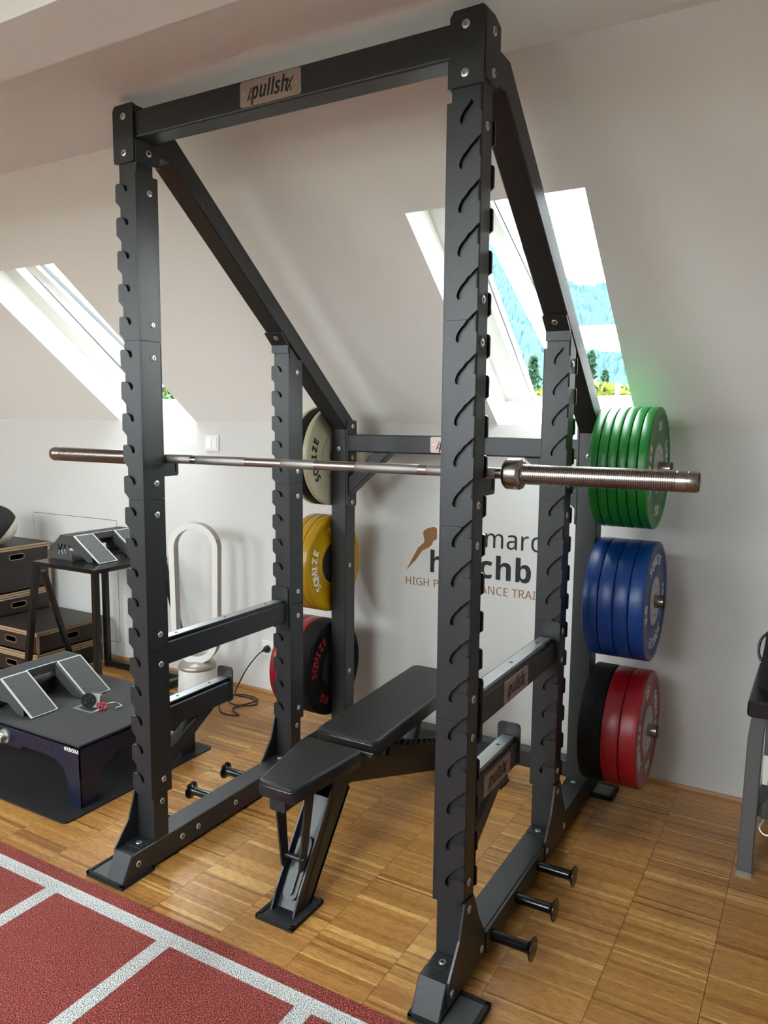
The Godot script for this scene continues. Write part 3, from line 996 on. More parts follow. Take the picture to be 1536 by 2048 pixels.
func plate(label: String, group: String, at: Vector3, w: float, m: String, weight := "", turn := 0.0, ink := "print grey", hub := "hub steel") -> void:
	# its inner face is at at.x, the thickness runs to +x
	var t := thing("bumper_plate", label, "weight plate", at, group)
	var ax := along(Vector3.ZERO, Vector3.RIGHT)
	var g := 0.0004
	var R := 0.2248
	var st := mk()
	lathe(st, [[0.0256, g + 0.004], [0.096, g + 0.004], [0.1, g + 0.001], [0.106, g + 0.001], [0.11, g + 0.0035], [0.196, g + 0.0035], [0.2, g], [R - 0.006, g], [R - 0.0015, g + 0.002], [R, g + 0.0055], [R, w - g - 0.0055], [R - 0.0015, w - g - 0.002], [R - 0.006, w - g], [0.2, w - g], [0.196, w - g - 0.0035], [0.11, w - g - 0.0035], [0.106, w - g - 0.001], [0.1, w - g - 0.001], [0.096, w - g - 0.004], [0.0256, w - g - 0.004], [0.0256, g + 0.004]], ax, 96, 0.75)
	part("body", st.commit(), M[m], t)
	if weight != "":
		st = mk()
		lathe(st, [[0.0915, w - 0.0046], [0.0915, w - 0.003], [0.089, w - 0.0015], [0.0275, w - 0.0015], [0.0254, w - 0.0026], [0.0254, w - 0.0046]], ax, 64, 0.7)
		var h := part("hub", st.commit(), M[hub], t)
		if hub == "hub steel":
			for k in 6:
				var a := TAU * (k + 0.3) / 6.0
				part("hub_screw", prismm(circ(Vector2.ZERO, 0.004, 10), 0, 0.0012), M["zinc dark"], h, along(Vector3(w - 0.002, cos(a) * 0.062, sin(a) * 0.062), Vector3(w, cos(a) * 0.062, sin(a) * 0.062)))
		st = mk()
		var d := 0.0022
		var x := w - 0.0034
		arc_text(st, "SQMIZE", 0.158, turn, 0.052, 0.215, d, x)
		if ink != "print black":
			arc_text(st, "SQMIZE", 0.158, turn + 180.0, 0.052, 0.215, d, x)
			arc_text(st, weight, 0.155, turn + 90.0, 0.05, 0.2, d, x)
			arc_text(st, "KG", 0.155, turn - 90.0, 0.05, 0.24, d, x)
		part("lettering", st.commit(), M[ink], t)

func plates() -> void:
	var nth := ["first", "second", "third", "fourth", "fifth", "sixth"]
	# beside the right storage post; the open end of each peg is at +x
	var stacks := [
		[1.347, "peg above the blue plates", [["green", 0.034, "10"], ["green", 0.034, "10"], ["green", 0.034, "10"], ["green", 0.034, "10"], ["green", 0.034, "10"], ["green", 0.034, "10"]], -93.0],
		[0.85, "peg below the green plates", [["blue", 0.054, "20"], ["blue", 0.054, "20"], ["blue", 0.054, "20"], ["blue", 0.054, "20"]], -8.0],
		[0.349, "peg below the blue plates", [["crumb", 0.086, ""], ["red", 0.064, "25"], ["red", 0.064, "25"]], -100.0]]
	for s in stacks:
		var x := 0.612
		var n: int = s[2].size()
		for i in n:
			var e: Array = s[2][i]
			var col: String = "thick speckled black" if e[0] == "crumb" else "glossy " + e[0]
			var last := i == n - 1
			var label := "%s bumper plate, %s from outside on the %s" % [col, nth[n - 1 - i], s[1]]
			if last:
				label = "%s bumper plate with lettered face, outermost on the %s" % [col, s[1]]
			plate(label, "plates on the %s" % s[1], Vector3(x, s[0], -1.23), e[1], "crumb rubber" if e[0] == "crumb" else "plate " + e[0], e[2] if last else "", s[3], "print grey")
			x += e[1]
	# on the other storage post the open ends point to -x; the first plate shows its face to the room
	stacks = [
		[1.347, "peg above the yellow plates", [["white", 0.024, "5"], ["crumb", 0.05, ""], ["white", 0.024, ""]], -95.0],
		[0.85, "peg below the white plates", [["yellow", 0.042, "15"], ["yellow", 0.042, ""], ["yellow", 0.042, ""]], -97.0],
		[0.349, "peg below the yellow plates", [["crumb", 0.086, "25"], ["red", 0.064, ""], ["red", 0.064, ""]], -60.0]]
	for s in stacks:
		var x := -0.613
		for i in s[2].size():
			var e: Array = s[2][i]
			var col: String = {"white": "cream white", "crumb": "speckled black", "yellow": "yellow", "red": "glossy red"}[e[0]]
			var label := "%s bumper plate, %s from the post on the %s" % [col, nth[i], s[1]]
			if i == 0:
				label = "lettered %s bumper plate against the post on the %s" % [col, s[1]]
			x -= e[1]
			plate(label, "plates on the %s" % s[1], Vector3(x, s[0], -1.23), e[1], "crumb rubber" if e[0] == "crumb" else "plate " + e[0], e[2], s[3], {"white": "print black", "yellow": "print white", "crumb": "print red", "red": "print grey"}[e[0]], "black rubber" if e[0] != "white" else "plate white")

# ------------------------------------------------------------------ bench
func rebase(t: Node3D, base: Vector3) -> void:
	t.position = base
	for c in t.get_children():
		c.position -= base

func pad_poly(w0: float, w1: float, l: float, r: float) -> PackedVector2Array:
	# tapered pad outline, w0 half-width at y = 0, w1 at y = l, rounded corners
	var base := pv([[-w0, 0], [w0, 0], [w1, l], [-w1, l]])
	var inner := Geometry2D.offset_polygon(base, -r)
	var out := Geometry2D.offset_polygon(inner[0], r, Geometry2D.JOIN_ROUND)
	return out[0]

func cushion(poly: PackedVector2Array, h: float) -> ArrayMesh:
	# an upholstered slab: a bellied rim with a welt under the top edge
	var st := mk()
	var c := Vector2.ZERO
	for p in poly:
		c += p / poly.size()
	var prof := [[-0.006, 0.0], [0.0, 0.004], [0.0015, h * 0.4], [0.0, h * 0.72], [-0.0012, h * 0.76], [0.0006, h * 0.8], [-0.0008, h * 0.9], [-0.004, h * 0.965], [-0.011, h]]
	var n := poly.size()
	if Geometry2D.is_polygon_clockwise(poly):
		poly.reverse()
	var nor := []
	for i in n:
		var e := (poly[(i + 1) % n] - poly[i]).normalized() + (poly[i] - poly[(i + n - 1) % n]).normalized()
		nor.append(Vector2(e.y, -e.x).normalized())
	for k in prof.size() - 1:
		var d := Vector2(prof[k + 1][1] - prof[k][1], -(prof[k + 1][0] - prof[k][0])).normalized()
		for i in n:
			var j := (i + 1) % n
			var p := []
			var q := []
			for s in [[i, k], [j, k], [j, k + 1], [i, k + 1]]:
				var v: Vector2 = poly[s[0]] + nor[s[0]] * prof[s[1]][0]
				p.append(Vector3(v.x, v.y, prof[s[1]][1]))
				var w: Vector2 = nor[s[0]] * d.x
				q.append(Vector3(w.x, w.y, d.y).normalized())
			squad(st, p, q)
	var top := PackedVector2Array()
	var bot := PackedVector2Array()
	for i in n:
		top.append(poly[i] + nor[i] * -0.011)
		bot.append(poly[i] + nor[i] * -0.006)
	prism(st, top, h - 0.0005, h)
	prism(st, bot, 0.0, 0.0005)
	return st.commit()

func bench() -> void:
	var t := thing("weight_bench", "adjustable weight bench with black padded seat and grey steel frame", "bench")
	var S: Material = M["powder coat"]
	var a := 0.05
	part("seat_pad", cushion(pad_poly(0.068, 0.117, 0.315, 0.016), 0.052), M["black vinyl"], t, frame(Vector3(0.002, 0.389, 0.008), Vector3.RIGHT, Vector3(0, sin(a), -cos(a))))
	a = 0.039
	part("back_pad", cushion(pad_poly(0.122, 0.122, 0.73, 0.02), 0.055), M["black vinyl"], t, frame(Vector3(0.002, 0.401, -0.375), Vector3.RIGHT, Vector3(0, sin(a), -cos(a))))
	# front leg: a channel open to the front with a slotted link bar inside
	var st := mk()
	for x in [[-0.045, -0.039], [0.039, 0.045]]:
		side_prism(st, pv([[-0.022, 0.012], [-0.115, 0.012], [-0.335, 0.3], [-0.27, 0.4], [-0.235, 0.34], [-0.05, 0.07]]), x[0], x[1])
	side_prism(st, pv([[-0.1, 0.012], [-0.115, 0.012], [-0.335, 0.3], [-0.325, 0.31]]), -0.045, 0.045)
	side_prism(st, pv([[-0.05, 0.012], [-0.056, 0.012], [-0.24, 0.3], [-0.234, 0.3]]), -0.045, 0.045)
	part("front_leg", st.commit(), S, t)
	var sl := frame(Vector3(0.0, 0.05, -0.066), Vector3.RIGHT, Vector3(0, 0.843, -0.538).normalized())
	part("slot_liner", prismm(rrect(-0.012, 0.0, 0.012, 0.16, 0.0118, 5), 0.005, 0.014, sl), M["black plastic"], t)
	st = mk()
	prism(st, rrect(-0.026, -0.012, 0.026, 0.175, 0.02, 5), 0.002, 0.007, sl, 0.0, [rrect(-0.012, 0.0, 0.012, 0.16, 0.0118, 5)])
	part("slot_plate", st.commit(), S, t)
	st = mk()
	box(st, Vector3(-0.068, 0, -0.145), Vector3(0.07, 0.008, 0.02))
	for e in [[-0.068, -0.145, 0.07, -0.133], [-0.068, 0.008, 0.07, 0.02], [-0.068, -0.145, -0.056, 0.02], [0.058, -0.145, 0.07, 0.02]]:
		box(st, Vector3(e[0], 0.006, e[1]), Vector3(e[2], 0.015, e[3]))
	part("front_foot_pad", st.commit(), M["black rubber"], t)
	part("front_foot_plate", boxm(Vector3(-0.054, 0.008, -0.131), Vector3(0.056, 0.0125, 0.006)), S, t)
	# seat carrier and its two links
	part("seat_carrier", prismm(rrect(-0.028, 0.352, 0.028, 0.391, 0.004), -0.26, -0.004), S, t)
	for x in [[-0.036, -0.03, -0.03], [0.03, 0.036, -0.1]]:
		st = mk()
		side_prism(st, pv([[x[2] - 0.005, 0.385], [x[2] - 0.05, 0.385], [-0.1, 0.14], [-0.092, 0.13], [-0.075, 0.13], [-0.066, 0.14]]), x[0], x[1])
		part("seat_link", st.commit(), S, t)
	st = mk()
	cyl(st, Vector3(-0.042, 0.168, -0.082), Vector3(0.042, 0.168, -0.082), 0.0085, 14)
	part("link_pin", st.commit(), M["black plastic"], t)
	# main rail running down to the rear foot
	st = mk()
	side_prism(st, pv([[-0.262, 0.385], [-0.38, 0.392], [-1.19, 0.1], [-1.19, 0.02], [-0.36, 0.302], [-0.33, 0.3]]), -0.036, 0.036, 0.003)
	part("main_rail", st.commit(), S, t)
	st = mk()
	side_prism(st, pv([[-0.4, 0.375], [-0.42, 0.401], [-1.03, 0.425], [-1.04, 0.4], [-0.5, 0.355]]), -0.05, 0.05, 0.003)
	part("back_carrier", st.commit(), S, t)
	st = mk()
	for x in [-0.052, 0.042]:
		var pts := [[-0.58, 0.315]]
		for k in 9:
			var z := -0.6 - 0.045 * k
			var y := 0.35 - 0.0155 * k
			pts += [[z, y], [z - 0.012, y + 0.012], [z - 0.026, y + 0.008], [z - 0.024, y - 0.016]]
		pts += [[-1.0, 0.205], [-1.0, 0.16]]
		side_prism(st, pv(pts), x, x + 0.01)
	part("adjustment_ladder", st.commit(), M["black plastic"], t)
	st = mk()
	bar(st, Vector3(0, 0.405, -0.9), Vector3(0, 0.26, -0.82), 0.07, 0.03)
	part("back_strut", st.commit(), S, t)
	st = mk()
	cyl(st, Vector3(-0.1, 0.415, -0.352), Vector3(0.125, 0.415, -0.352), 0.011, 16, 0.002)
	part("hinge_pin", st.commit(), M["black plastic"], t)
	st = mk()
	side_prism(st, pv([[-1.15, 0.008], [-1.155, 0.06], [-1.215, 0.06], [-1.235, 0.008]]), -0.27, 0.27, 0.003)
	part("rear_foot", st.commit(), S, t)
	for s in [-0.27, 0.235]:
		part("rear_foot_pad", boxm(Vector3(s, 0, -1.24), Vector3(s + 0.035, 0.009, -1.145)), M["black rubber"], t)
	rebase(t, Vector3(0, 0, -0.6))

# ------------------------------------------------------------------ mats
func track_mat() -> void:
	var t := thing("track_mat", "red rubber running-track mat with white painted ladder lines", "floor mat", Vector3(-0.6, 0, 0.83))
	part("rubber_surface", prismm(rrect(-2.6, -0.67, 2.6, 0.67, 0.004), 0.0, 0.008, Transform3D(Basis(Vector3.RIGHT, Vector3(0, 0, -1), Vector3.UP), Vector3.ZERO)), M["track rubber"], t)
	for z in [[-0.623, -0.577], [0.577, 0.623]]:
		part("long_line", boxm(Vector3(-2.6, 0.0079, z[0]), Vector3(2.6, 0.0086, z[1])), M["track paint"], t)
	for k in 10:
		var x := 0.3845 + 0.4955 * (k - 5)
		part("cross_line", boxm(Vector3(x - 0.0258, 0.0079, -0.5772), Vector3(x + 0.0258, 0.0086, 0.5772)), M["track paint"], t)

# ------------------------------------------------------------------ flywheel platform and its foot wedges
func wedge(label: String, at: Vector3) -> void:
	# the ramp falls towards +x; its near side is at z = 0
	var t := thing("foot_wedge", label, "foot wedge", at, "grey foot wedges")
	var G: Material = M["wedge grey"]
	var xy := Transform3D()
	var W := 0.41
	# side plates with cut-outs
	var side := pv([[-0.43, 0.004], [-0.43, 0.035], [-0.315, 0.136], [-0.207, 0.136], [-0.06, 0.035], [-0.055, 0.004], [-0.1, 0.004], [-0.16, 0.042], [-0.222, 0.042], [-0.222, 0.004]])
	var holes := [pv([[-0.348, 0.088], [-0.338, 0.088], [-0.322, 0.058], [-0.338, 0.028], [-0.35, 0.028], [-0.335, 0.058]]), pv([[-0.31, 0.088], [-0.297, 0.088], [-0.312, 0.058], [-0.297, 0.028], [-0.31, 0.028], [-0.325, 0.058]]), pv([[-0.283, 0.088], [-0.27, 0.088], [-0.285, 0.058], [-0.27, 0.028], [-0.283, 0.028], [-0.298, 0.058]]), pv([[-0.25, 0.095], [-0.25, 0.056], [-0.205, 0.056]])]
	for z in [0.0, -W + 0.004]:
		var st := mk()
		cut_plate(st, side, holes, z - 0.004, z)
		part("side_plate", st.commit(), G, t)
	part("base_plate", boxm(Vector3(-0.43, 0, -W + 0.004), Vector3(-0.21, 0.004, 0)), G, t)
	# sheet: back, top and the two ramps
	var st2 := mk()
	prism(st2, pv([[-0.43, 0.035], [-0.315, 0.14], [-0.307, 0.14], [-0.307, 0.136], [-0.314, 0.136], [-0.428, 0.032]]), -W, 0, xy)
	part("back_sheet", st2.commit(), G, t)
	part("top_sheet", boxm(Vector3(-0.308, 0.136, -W), Vector3(-0.205, 0.14, 0)), G, t)
	part("top_grip", boxm(Vector3(-0.305, 0.14, -W + 0.008), Vector3(-0.225, 0.1412, -0.008)), M["grit mat"], t)
	var dir := Vector3(0.205, -0.138, 0).normalized()
	var fr := frame(Vector3(-0.206, 0.141, 0), dir, Vector3(0, 0, -1))
	var L := 0.243
	for z in [[0.0, 0.13], [W - 0.13, W]]:
		part("ramp", prismm(rrect(0.0, z[0], L, z[1], 0.004, 2), 0.0, 0.004, Transform3D(fr.basis, fr.origin) * Transform3D(Basis(), Vector3(0, 0, -0.004))), M["wedge edge"], t)
		var gp := part("grip_panel", prismm(rrect(0.006, z[0] + 0.008, L - 0.004, z[1] - 0.008, 0.002, 2), 0.0, 0.0012, fr), M["grip tape"], t)
		for k in 3:
			var mx := 0.06 + 0.065 * k
			part("mark", prismm(rrect(mx, z[0] + 0.01, mx + 0.003, z[0] + 0.03, 0.001, 2), 0.0011, 0.0016, fr), M["print black"], gp)
		# inner cheek of the opening
		var ck := mk()
		var zz: float = -0.13 if z[0] == 0.0 else -W + 0.134
		prism(ck, pv([[-0.206, 0.136], [-0.01, 0.005], [-0.055, 0.004], [-0.1, 0.004], [-0.16, 0.042], [-0.206, 0.075]]), zz, zz + 0.004, xy)
		part("inner_cheek", ck.commit(), G, t)
	part("cross_web", boxm(Vector3(-0.21, 0.105, -W + 0.13), Vector3(-0.206, 0.137, -0.13)), G, t)
	part("opening_edge", boxm(Vector3(-0.214, 0.1401, -W + 0.125), Vector3(-0.2055, 0.1409, -0.125)), M["wedge edge"], t)

func flywheel_platform() -> void:
	var mt := thing("floor_mat", "thin black rubber mat under the navy training platform", "floor mat", Vector3(-1.53, 0, -0.44))
	part("sheet", prismm(rrect(-0.505, -0.4, 0.505, 0.4, 0.02), 0.0, 0.006, Transform3D(Basis(Vector3.RIGHT, Vector3(0, 0, -1), Vector3.UP), Vector3.ZERO)), M["black rubber"], mt)
	var t := thing("training_platform", "low navy blue steel training platform with gritty black top", "platform")
	var N: Material = M["navy paint"]
	var x0 := -1.93
	var x1 := -1.064
	var z0 := -0.765
	var z1 := -0.144
	# end panels with arched cut-outs
	var long := pv([[x1, 0.006], [x1, 0.25], [x0, 0.25], [x0, 0.006], [x0 + 0.078, 0.006], [x0 + 0.076, 0.1], [x0 + 0.095, 0.145], [x0 + 0.14, 0.176], [x0 + 0.2, 0.182], [-1.6, 0.182], [-1.59, 0.165], [-1.43, 0.165], [-1.41, 0.182], [x1 - 0.2, 0.182], [x1 - 0.14, 0.174], [x1 - 0.095, 0.145], [x1 - 0.074, 0.1], [x1 - 0.077, 0.006]])
	for z in [z1, z0 + 0.005]:
		part("long_panel", prismm(long, z - 0.005, z), N, t)
	for x in [x0, x1 - 0.005]:
		var st := mk()
		side_prism(st, pv([[z1, 0.006], [z1, 0.25], [z0, 0.25], [z0, 0.006], [z0 + 0.08, 0.006], [z0 + 0.085, 0.09], [z0 + 0.12, 0.14], [z0 + 0.19, 0.178], [z0 + 0.26, 0.183], [z1 - 0.26, 0.183], [z1 - 0.18, 0.175], [z1 - 0.115, 0.135], [z1 - 0.085, 0.085], [z1 - 0.08, 0.006]]), x, x + 0.005)
		part("end_panel", st.commit(), N, t)
	part("deck", boxm(Vector3(x0, 0.245, z0), Vector3(x1, 0.252, z1)), N, t)
	part("top_mat", boxm(Vector3(x0 + 0.004, 0.252, z0 + 0.004), Vector3(x1 - 0.004, 0.258, z1 - 0.004)), M["grit mat"], t)
	var st2 := mk()
	put_text(st2, "#KBOX4", 0.022, 0.0008, Transform3D(Basis(), Vector3(-1.109, 0.233, z1 + 0.0004)), "Droid Sans", true)
	part("lettering", st2.commit(), M["print white"], t)
	for k in 4:
		part("bolt_hole", prismm(circ(Vector2.ZERO, 0.005, 12), 0, 0.0008), M["print black"], t, Transform3D(Basis(), Vector3(-1.3 + 0.038 * k, 0.21, z1)))
	part("marker_slot", boxm(Vector3(-1.321, 0.215, z1), Vector3(-1.319, 0.235, z1 + 0.0008)), M["print black"], t)
	var hub := mk()
	lathe(hub, [[0.0, 0.0], [0.03, 0.0], [0.03, 0.012], [0.016, 0.016], [0.016, 0.03], [0.024, 0.032], [0.024, 0.042], [0.012, 0.045], [0.012, 0.09], [0.0, 0.09]], along(Vector3(-1.515, 0.205, z1 - 0.002), Vector3(-1.515, 0.205, z1 + 0.1)), 24)
	part("axle_end", hub.commit(), M["zinc"], t)
	# pulley well in the deck
	part("pulley_frame", prismm(rrect(-0.06, -0.045, 0.06, 0.045, 0.004), 0, 0.0015, Transform3D(Basis(Vector3.RIGHT, Vector3(0, 0, -1), Vector3.UP), Vector3.ZERO), 0.0, [rrect(-0.045, -0.032, 0.045, 0.032, 0.003)]), M["raw steel"], t, Transform3D(Basis(), Vector3(-1.36, 0.258, -0.44)))
	rebase(t, Vector3((x0 + x1) / 2, 0, (z0 + z1) / 2))
	var p := thing("cable_pulley", "small black and silver cable pulley with red cord on the platform", "pulley", Vector3(-1.365, 0.259, -0.44))
	var st := mk()
	var face := along(Vector3(0, 0.032, 0), Vector3(0.4, 0.2, 1).normalized() + Vector3(0, 0.032, 0))
	var hs := []
	for k in 5:
		hs.append(circ(Vector2(cos(TAU * k / 5), sin(TAU * k / 5)) * 0.018, 0.005, 10))
	prism(st, circ(Vector2.ZERO, 0.032, 32), 0.006, 0.012, face, 0.0, hs)
	part("wheel", st.commit(), M["gloss black"], p)
	st = mk()
	prism(st, rrect(-0.012, -0.03, 0.05, 0.03, 0.012), -0.016, 0.004, face)
	part("cheek", st.commit(), M["raw steel"], p)
	st = mk()
	tube(st, curve([Vector3(0.05, 0.02, -0.01), Vector3(0.075, 0.03, -0.015), Vector3(0.09, 0.012, -0.02), Vector3(0.075, 0.004, 0.0), Vector3(0.055, 0.012, 0.005), Vector3(0.05, 0.026, -0.004), Vector3(0.072, 0.016, -0.012), Vector3(0.08, 0.004, 0.012)]), 0.004, 8)
	part("red_cord", st.commit(), M["print red"], p)
	st = mk()
	tube(st, curve([Vector3(0.075, 0.022, -0.02), Vector3(0.095, 0.024, -0.05), Vector3(0.1, 0.01, -0.075), Vector3(0.12, 0.006, -0.07), Vector3(0.115, 0.006, -0.045), Vector3(0.13, 0.005, -0.03)]), 0.0025, 8)
	part("snap_hook", st.commit(), M["zinc"], p)
	wedge("grey foot wedge lying on the navy platform's black top", Vector3(-1.45, 0.2585, -0.22))
	wedge("grey foot wedge lying on the black steel table", Vector3(-2.04, 0.72, -1.075))

# ------------------------------------------------------------------ boxes, table, fan in the corner
func plyo_box(label: String, lo: Vector3, hi: Vector3) -> void:
	var t := thing("plyo_box", label, "plyo box", Vector3((lo.x + hi.x) / 2, lo.y, (lo.z + hi.z) / 2), "dark plywood plyo boxes")
	var w := (hi.x - lo.x) / 2
	var d := (hi.z - lo.z) / 2
	var h := hi.y - lo.y
	var st := mk()
	# hollow carcass: plain back, left and bottom panels, hand holes cut through the right and front ones
	var p := 0.015
	box(st, Vector3(-w + 0.003, 0.0101, -d + 0.003), Vector3(-w + 0.003 + p, h - 0.018, d - 0.003))
	box(st, Vector3(-w + 0.003, 0.0101, -d + 0.003), Vector3(w - 0.003, h - 0.018, -d + 0.003 + p))
	box(st, Vector3(-w + 0.003, 0.0101, -d + 0.003), Vector3(w - 0.003, 0.02, d - 0.003))
	var hy := h * 0.5 + 0.002 if h < 0.25 else h - 0.07
	prism(st, pv([[-d + 0.003, 0.0101], [d - 0.003, 0.0101], [d - 0.003, h - 0.018], [-d + 0.003, h - 0.018]]), w - 0.003 - p, w - 0.003, Transform3D(Basis(Vector3(0, 0, -1), Vector3.UP, Vector3.RIGHT), Vector3.ZERO), 0.0, [rrect(-0.05, hy - 0.016, 0.05, hy + 0.016, 0.0155, 5)])
	prism(st, pv([[-w + 0.003, 0.0101], [w - 0.003, 0.0101], [w - 0.003, h - 0.018], [-w + 0.003, h - 0.018]]), d - 0.003 - p, d - 0.003, Transform3D(), 0.0, [rrect(-0.05, hy - 0.016, 0.05, hy + 0.016, 0.0155, 5)])
	part("body", st.commit(), M["film ply"], t)
	st = mk()
	box(st, Vector3(-w, h - 0.027, -d), Vector3(w, h - 0.0175, d))
	part("edge_band", st.commit(), M["ply edge"], t)
	part("edge_band", boxm(Vector3(-w, 0.001, -d), Vector3(w, 0.01, d)), M["ply edge"], t)
	part("lid", boxm(Vector3(-w - 0.002, h - 0.013, -d - 0.002), Vector3(w + 0.002, h - 0.002, d + 0.002)), M["ply edge"], t)
	part("lid_film", boxm(Vector3(-w + 0.002, h - 0.002, -d + 0.002), Vector3(w - 0.002, h - 0.0005, d - 0.002)), M["film ply"], t)
	for z in [[d - 0.018, d], [-d, -d + 0.018]]:
		part("corner_edge", boxm(Vector3(w - 0.0025, 0.013, z[0]), Vector3(w + 0.0005, h - 0.03, z[1])), M["ply edge"], t)
	for f in [[Vector3(w - 0.0035, hy, 0.0), Basis(Vector3(0, 0, -1), Vector3.UP, Vector3.RIGHT)], [Vector3(0.0, hy, d - 0.0035), Basis()]]:
		var tr := Transform3D(f[1], f[0])
		st = mk()
		prism(st, rrect(-0.053, -0.019, 0.053, 0.019, 0.0185, 5), 0.0, 0.0022, tr, 0.0, [rrect(-0.05, -0.016, 0.05, 0.016, 0.0155, 5)])
		part("hand_hole", st.commit(), M["ply edge"], t)

func left_corner() -> void:
	plyo_box("flat plywood box on the floor beneath another low flat box", Vector3(-2.995, 0, -1.48), Vector3(-2.508, 0.142, -1.005))
	plyo_box("flat plywood box with bare top, topmost of the low stack", Vector3(-2.995, 0.143, -1.48), Vector3(-2.508, 0.287, -1.005))
	plyo_box("plywood box at the bottom of the tall stack", Vector3(-3.49, 0, -1.48), Vector3(-3.0, 0.268, -1.005))
	plyo_box("flat plywood box in the middle of the tall stack", Vector3(-3.49, 0.269, -1.48), Vector3(-3.0, 0.413, -1.005))
	plyo_box("tall plywood box on top of its stack under the black ball", Vector3(-3.49, 0.414, -1.48), Vector3(-3.0, 0.715, -1.005))
	# medicine ball
	var b := thing("medicine_ball", "black and cream medicine ball on the plywood boxes", "ball", Vector3(-3.14, 0.715, -1.2))
	for h in [["black_shell", 0.0, PI * 0.66, "black rubber", 0.1255], ["cream_panel", PI * 0.65, PI, "ball white", 0.1252]]:
		var prof := []
		for i in 17:
			var a: float = PI - lerpf(h[1], h[2], 1.0 - i / 16.0)
			prof.append([h[4] * sin(a) + 1e-5, -h[4] * cos(a)])
		var st := mk()
		lathe(st, prof, along(Vector3(0, 0.1255, 0), Vector3(-0.3, 0.5, 0.55) + Vector3(0, 0.1255, 0)), 40, -1.0)
		part(h[0], st.commit(), M[h[3]], b)
	# steel table
	var t := thing("steel_table", "small black steel table carrying a foot wedge", "table")
	var K: Material = M["gloss black"]
	part("table_top", boxm(Vector3(-2.44, 0.698, -1.46), Vector3(-1.93, 0.72, -0.95)), K, t)
	var legs := [[Vector3(-2.425, 0.7, -0.965), Vector3(-2.47, 0.0, -0.9)], [Vector3(-1.945, 0.7, -0.965), Vector3(-1.95, 0.0, -0.965)], [Vector3(-2.39, 0.7, -1.4), Vector3(-2.4, 0.0, -1.41)], [Vector3(-1.945, 0.7, -1.44), Vector3(-1.73, 0.0, -1.44)]]
	for l in legs:
		var st := mk()
		bar(st, l[0], l[1], 0.032, 0.032, 0.003, Vector3(0, 0, 1))
		part("leg", st.commit(), K, t)
	var st := mk()
	bar(st, Vector3(-2.415, 0.66, -1.0), Vector3(-2.43, 0.01, -1.2), 0.026, 0.03, 0.003, Vector3(1, 0, 0))
	part("side_brace", st.commit(), K, t)
	st = mk()
	bar(st, Vector3(-1.76, 0.025, -1.47), Vector3(-1.84, 0.025, -1.0), 0.04, 0.04)
	bar(st, Vector3(-2.4, 0.025, -1.41), Vector3(-1.76, 0.025, -1.43), 0.04, 0.04)
	part("floor_runner", st.commit(), K, t)
	rebase(t, Vector3(-2.18, 0, -1.2))
	# bladeless fan
	var f := thing("tower_fan", "bladeless tower fan with silver loop and pale cylindrical base", "fan", Vector3(-1.545, 0, -1.29), "", 0.35)
	st = mk()
	var up := Transform3D(Basis(Vector3.RIGHT, -PI / 2), Vector3.ZERO)
	lathe(st, [[0.0, 0.0], [0.108, 0.0], [0.112, 0.004], [0.112, 0.012], [0.106, 0.016], [0.1, 0.16], [0.096, 0.178], [0.0, 0.18]], up, 48)
	part("base", st.commit(), M["white plastic"], f)
	st = mk()
	lathe(st, [[0.098, 0.172], [0.103, 0.178], [0.103, 0.186], [0.09, 0.205], [0.0, 0.212]], up, 48)
	part("collar", st.commit(), M["fan silver"], f)
	st = mk()
	var outer := PackedVector2Array()
	var inner := PackedVector2Array()
	for i in 25:
		var a := PI * i / 24.0
		outer.append(Vector2(0.138 * cos(a), 0.828 + 0.138 * sin(a)))
		inner.append(Vector2(0.108 * cos(a), 0.828 + 0.108 * sin(a)))
	for i in 25:
		var a := PI + PI * i / 24.0
		outer.append(Vector2(0.13 * cos(a), 0.34 + 0.14 * sin(a)))
		inner.append(Vector2(0.102 * cos(a), 0.34 + 0.1 * sin(a)))
	prism(st, outer, -0.025, 0.03, Transform3D(), 0.0, [inner])
	part("air_loop", st.commit(), M["fan silver"], f)
	part("loop_rim", prismm(outer, 0.03, 0.033, Transform3D(), 0.0, [inner]), M["white plastic"], f)
	# its cord
	st = mk()
	tube(st, curve([Vector3(-1.25, 0.26, -1.497), Vector3(-1.275, 0.235, -1.47), Vector3(-1.33, 0.16, -1.45), Vector3(-1.38, 0.07, -1.44), Vector3(-1.39, 0.008, -1.42), Vector3(-1.28, 0.006, -1.42), Vector3(-1.2, 0.006, -1.36), Vector3(-1.3, 0.006, -1.3), Vector3(-1.4, 0.012, -1.36), Vector3(-1.34, 0.008, -1.44), Vector3(-1.22, 0.012, -1.4), Vector3(-1.27, 0.006, -1.26), Vector3(-1.18, 0.006, -1.2), Vector3(-1.28, 0.006, -1.18), Vector3(-1.36, 0.012, -1.25), Vector3(-1.4, 0.006, -1.24), Vector3(-1.43, 0.01, -1.25)]), 0.0038, 8)
	var c := thing("extension_cord", "thin black power cord looping from the wall socket to the fan", "cord")
	part("cable", st.commit(), M["black plastic"], c)
	st = mk()
	lathe(st, [[0.0, 0.0], [0.019, 0.0], [0.02, 0.004], [0.018, 0.022], [0.008, 0.036], [0.0055, 0.05], [0.0, 0.05]], along(Vector3(-1.25, 0.26, -1.531), Vector3(-1.25, 0.26, -1.4)), 24)
	part("plug", st.commit(), M["black plastic"], c)
	rebase(c, Vector3(-1.3, 0, -1.35))

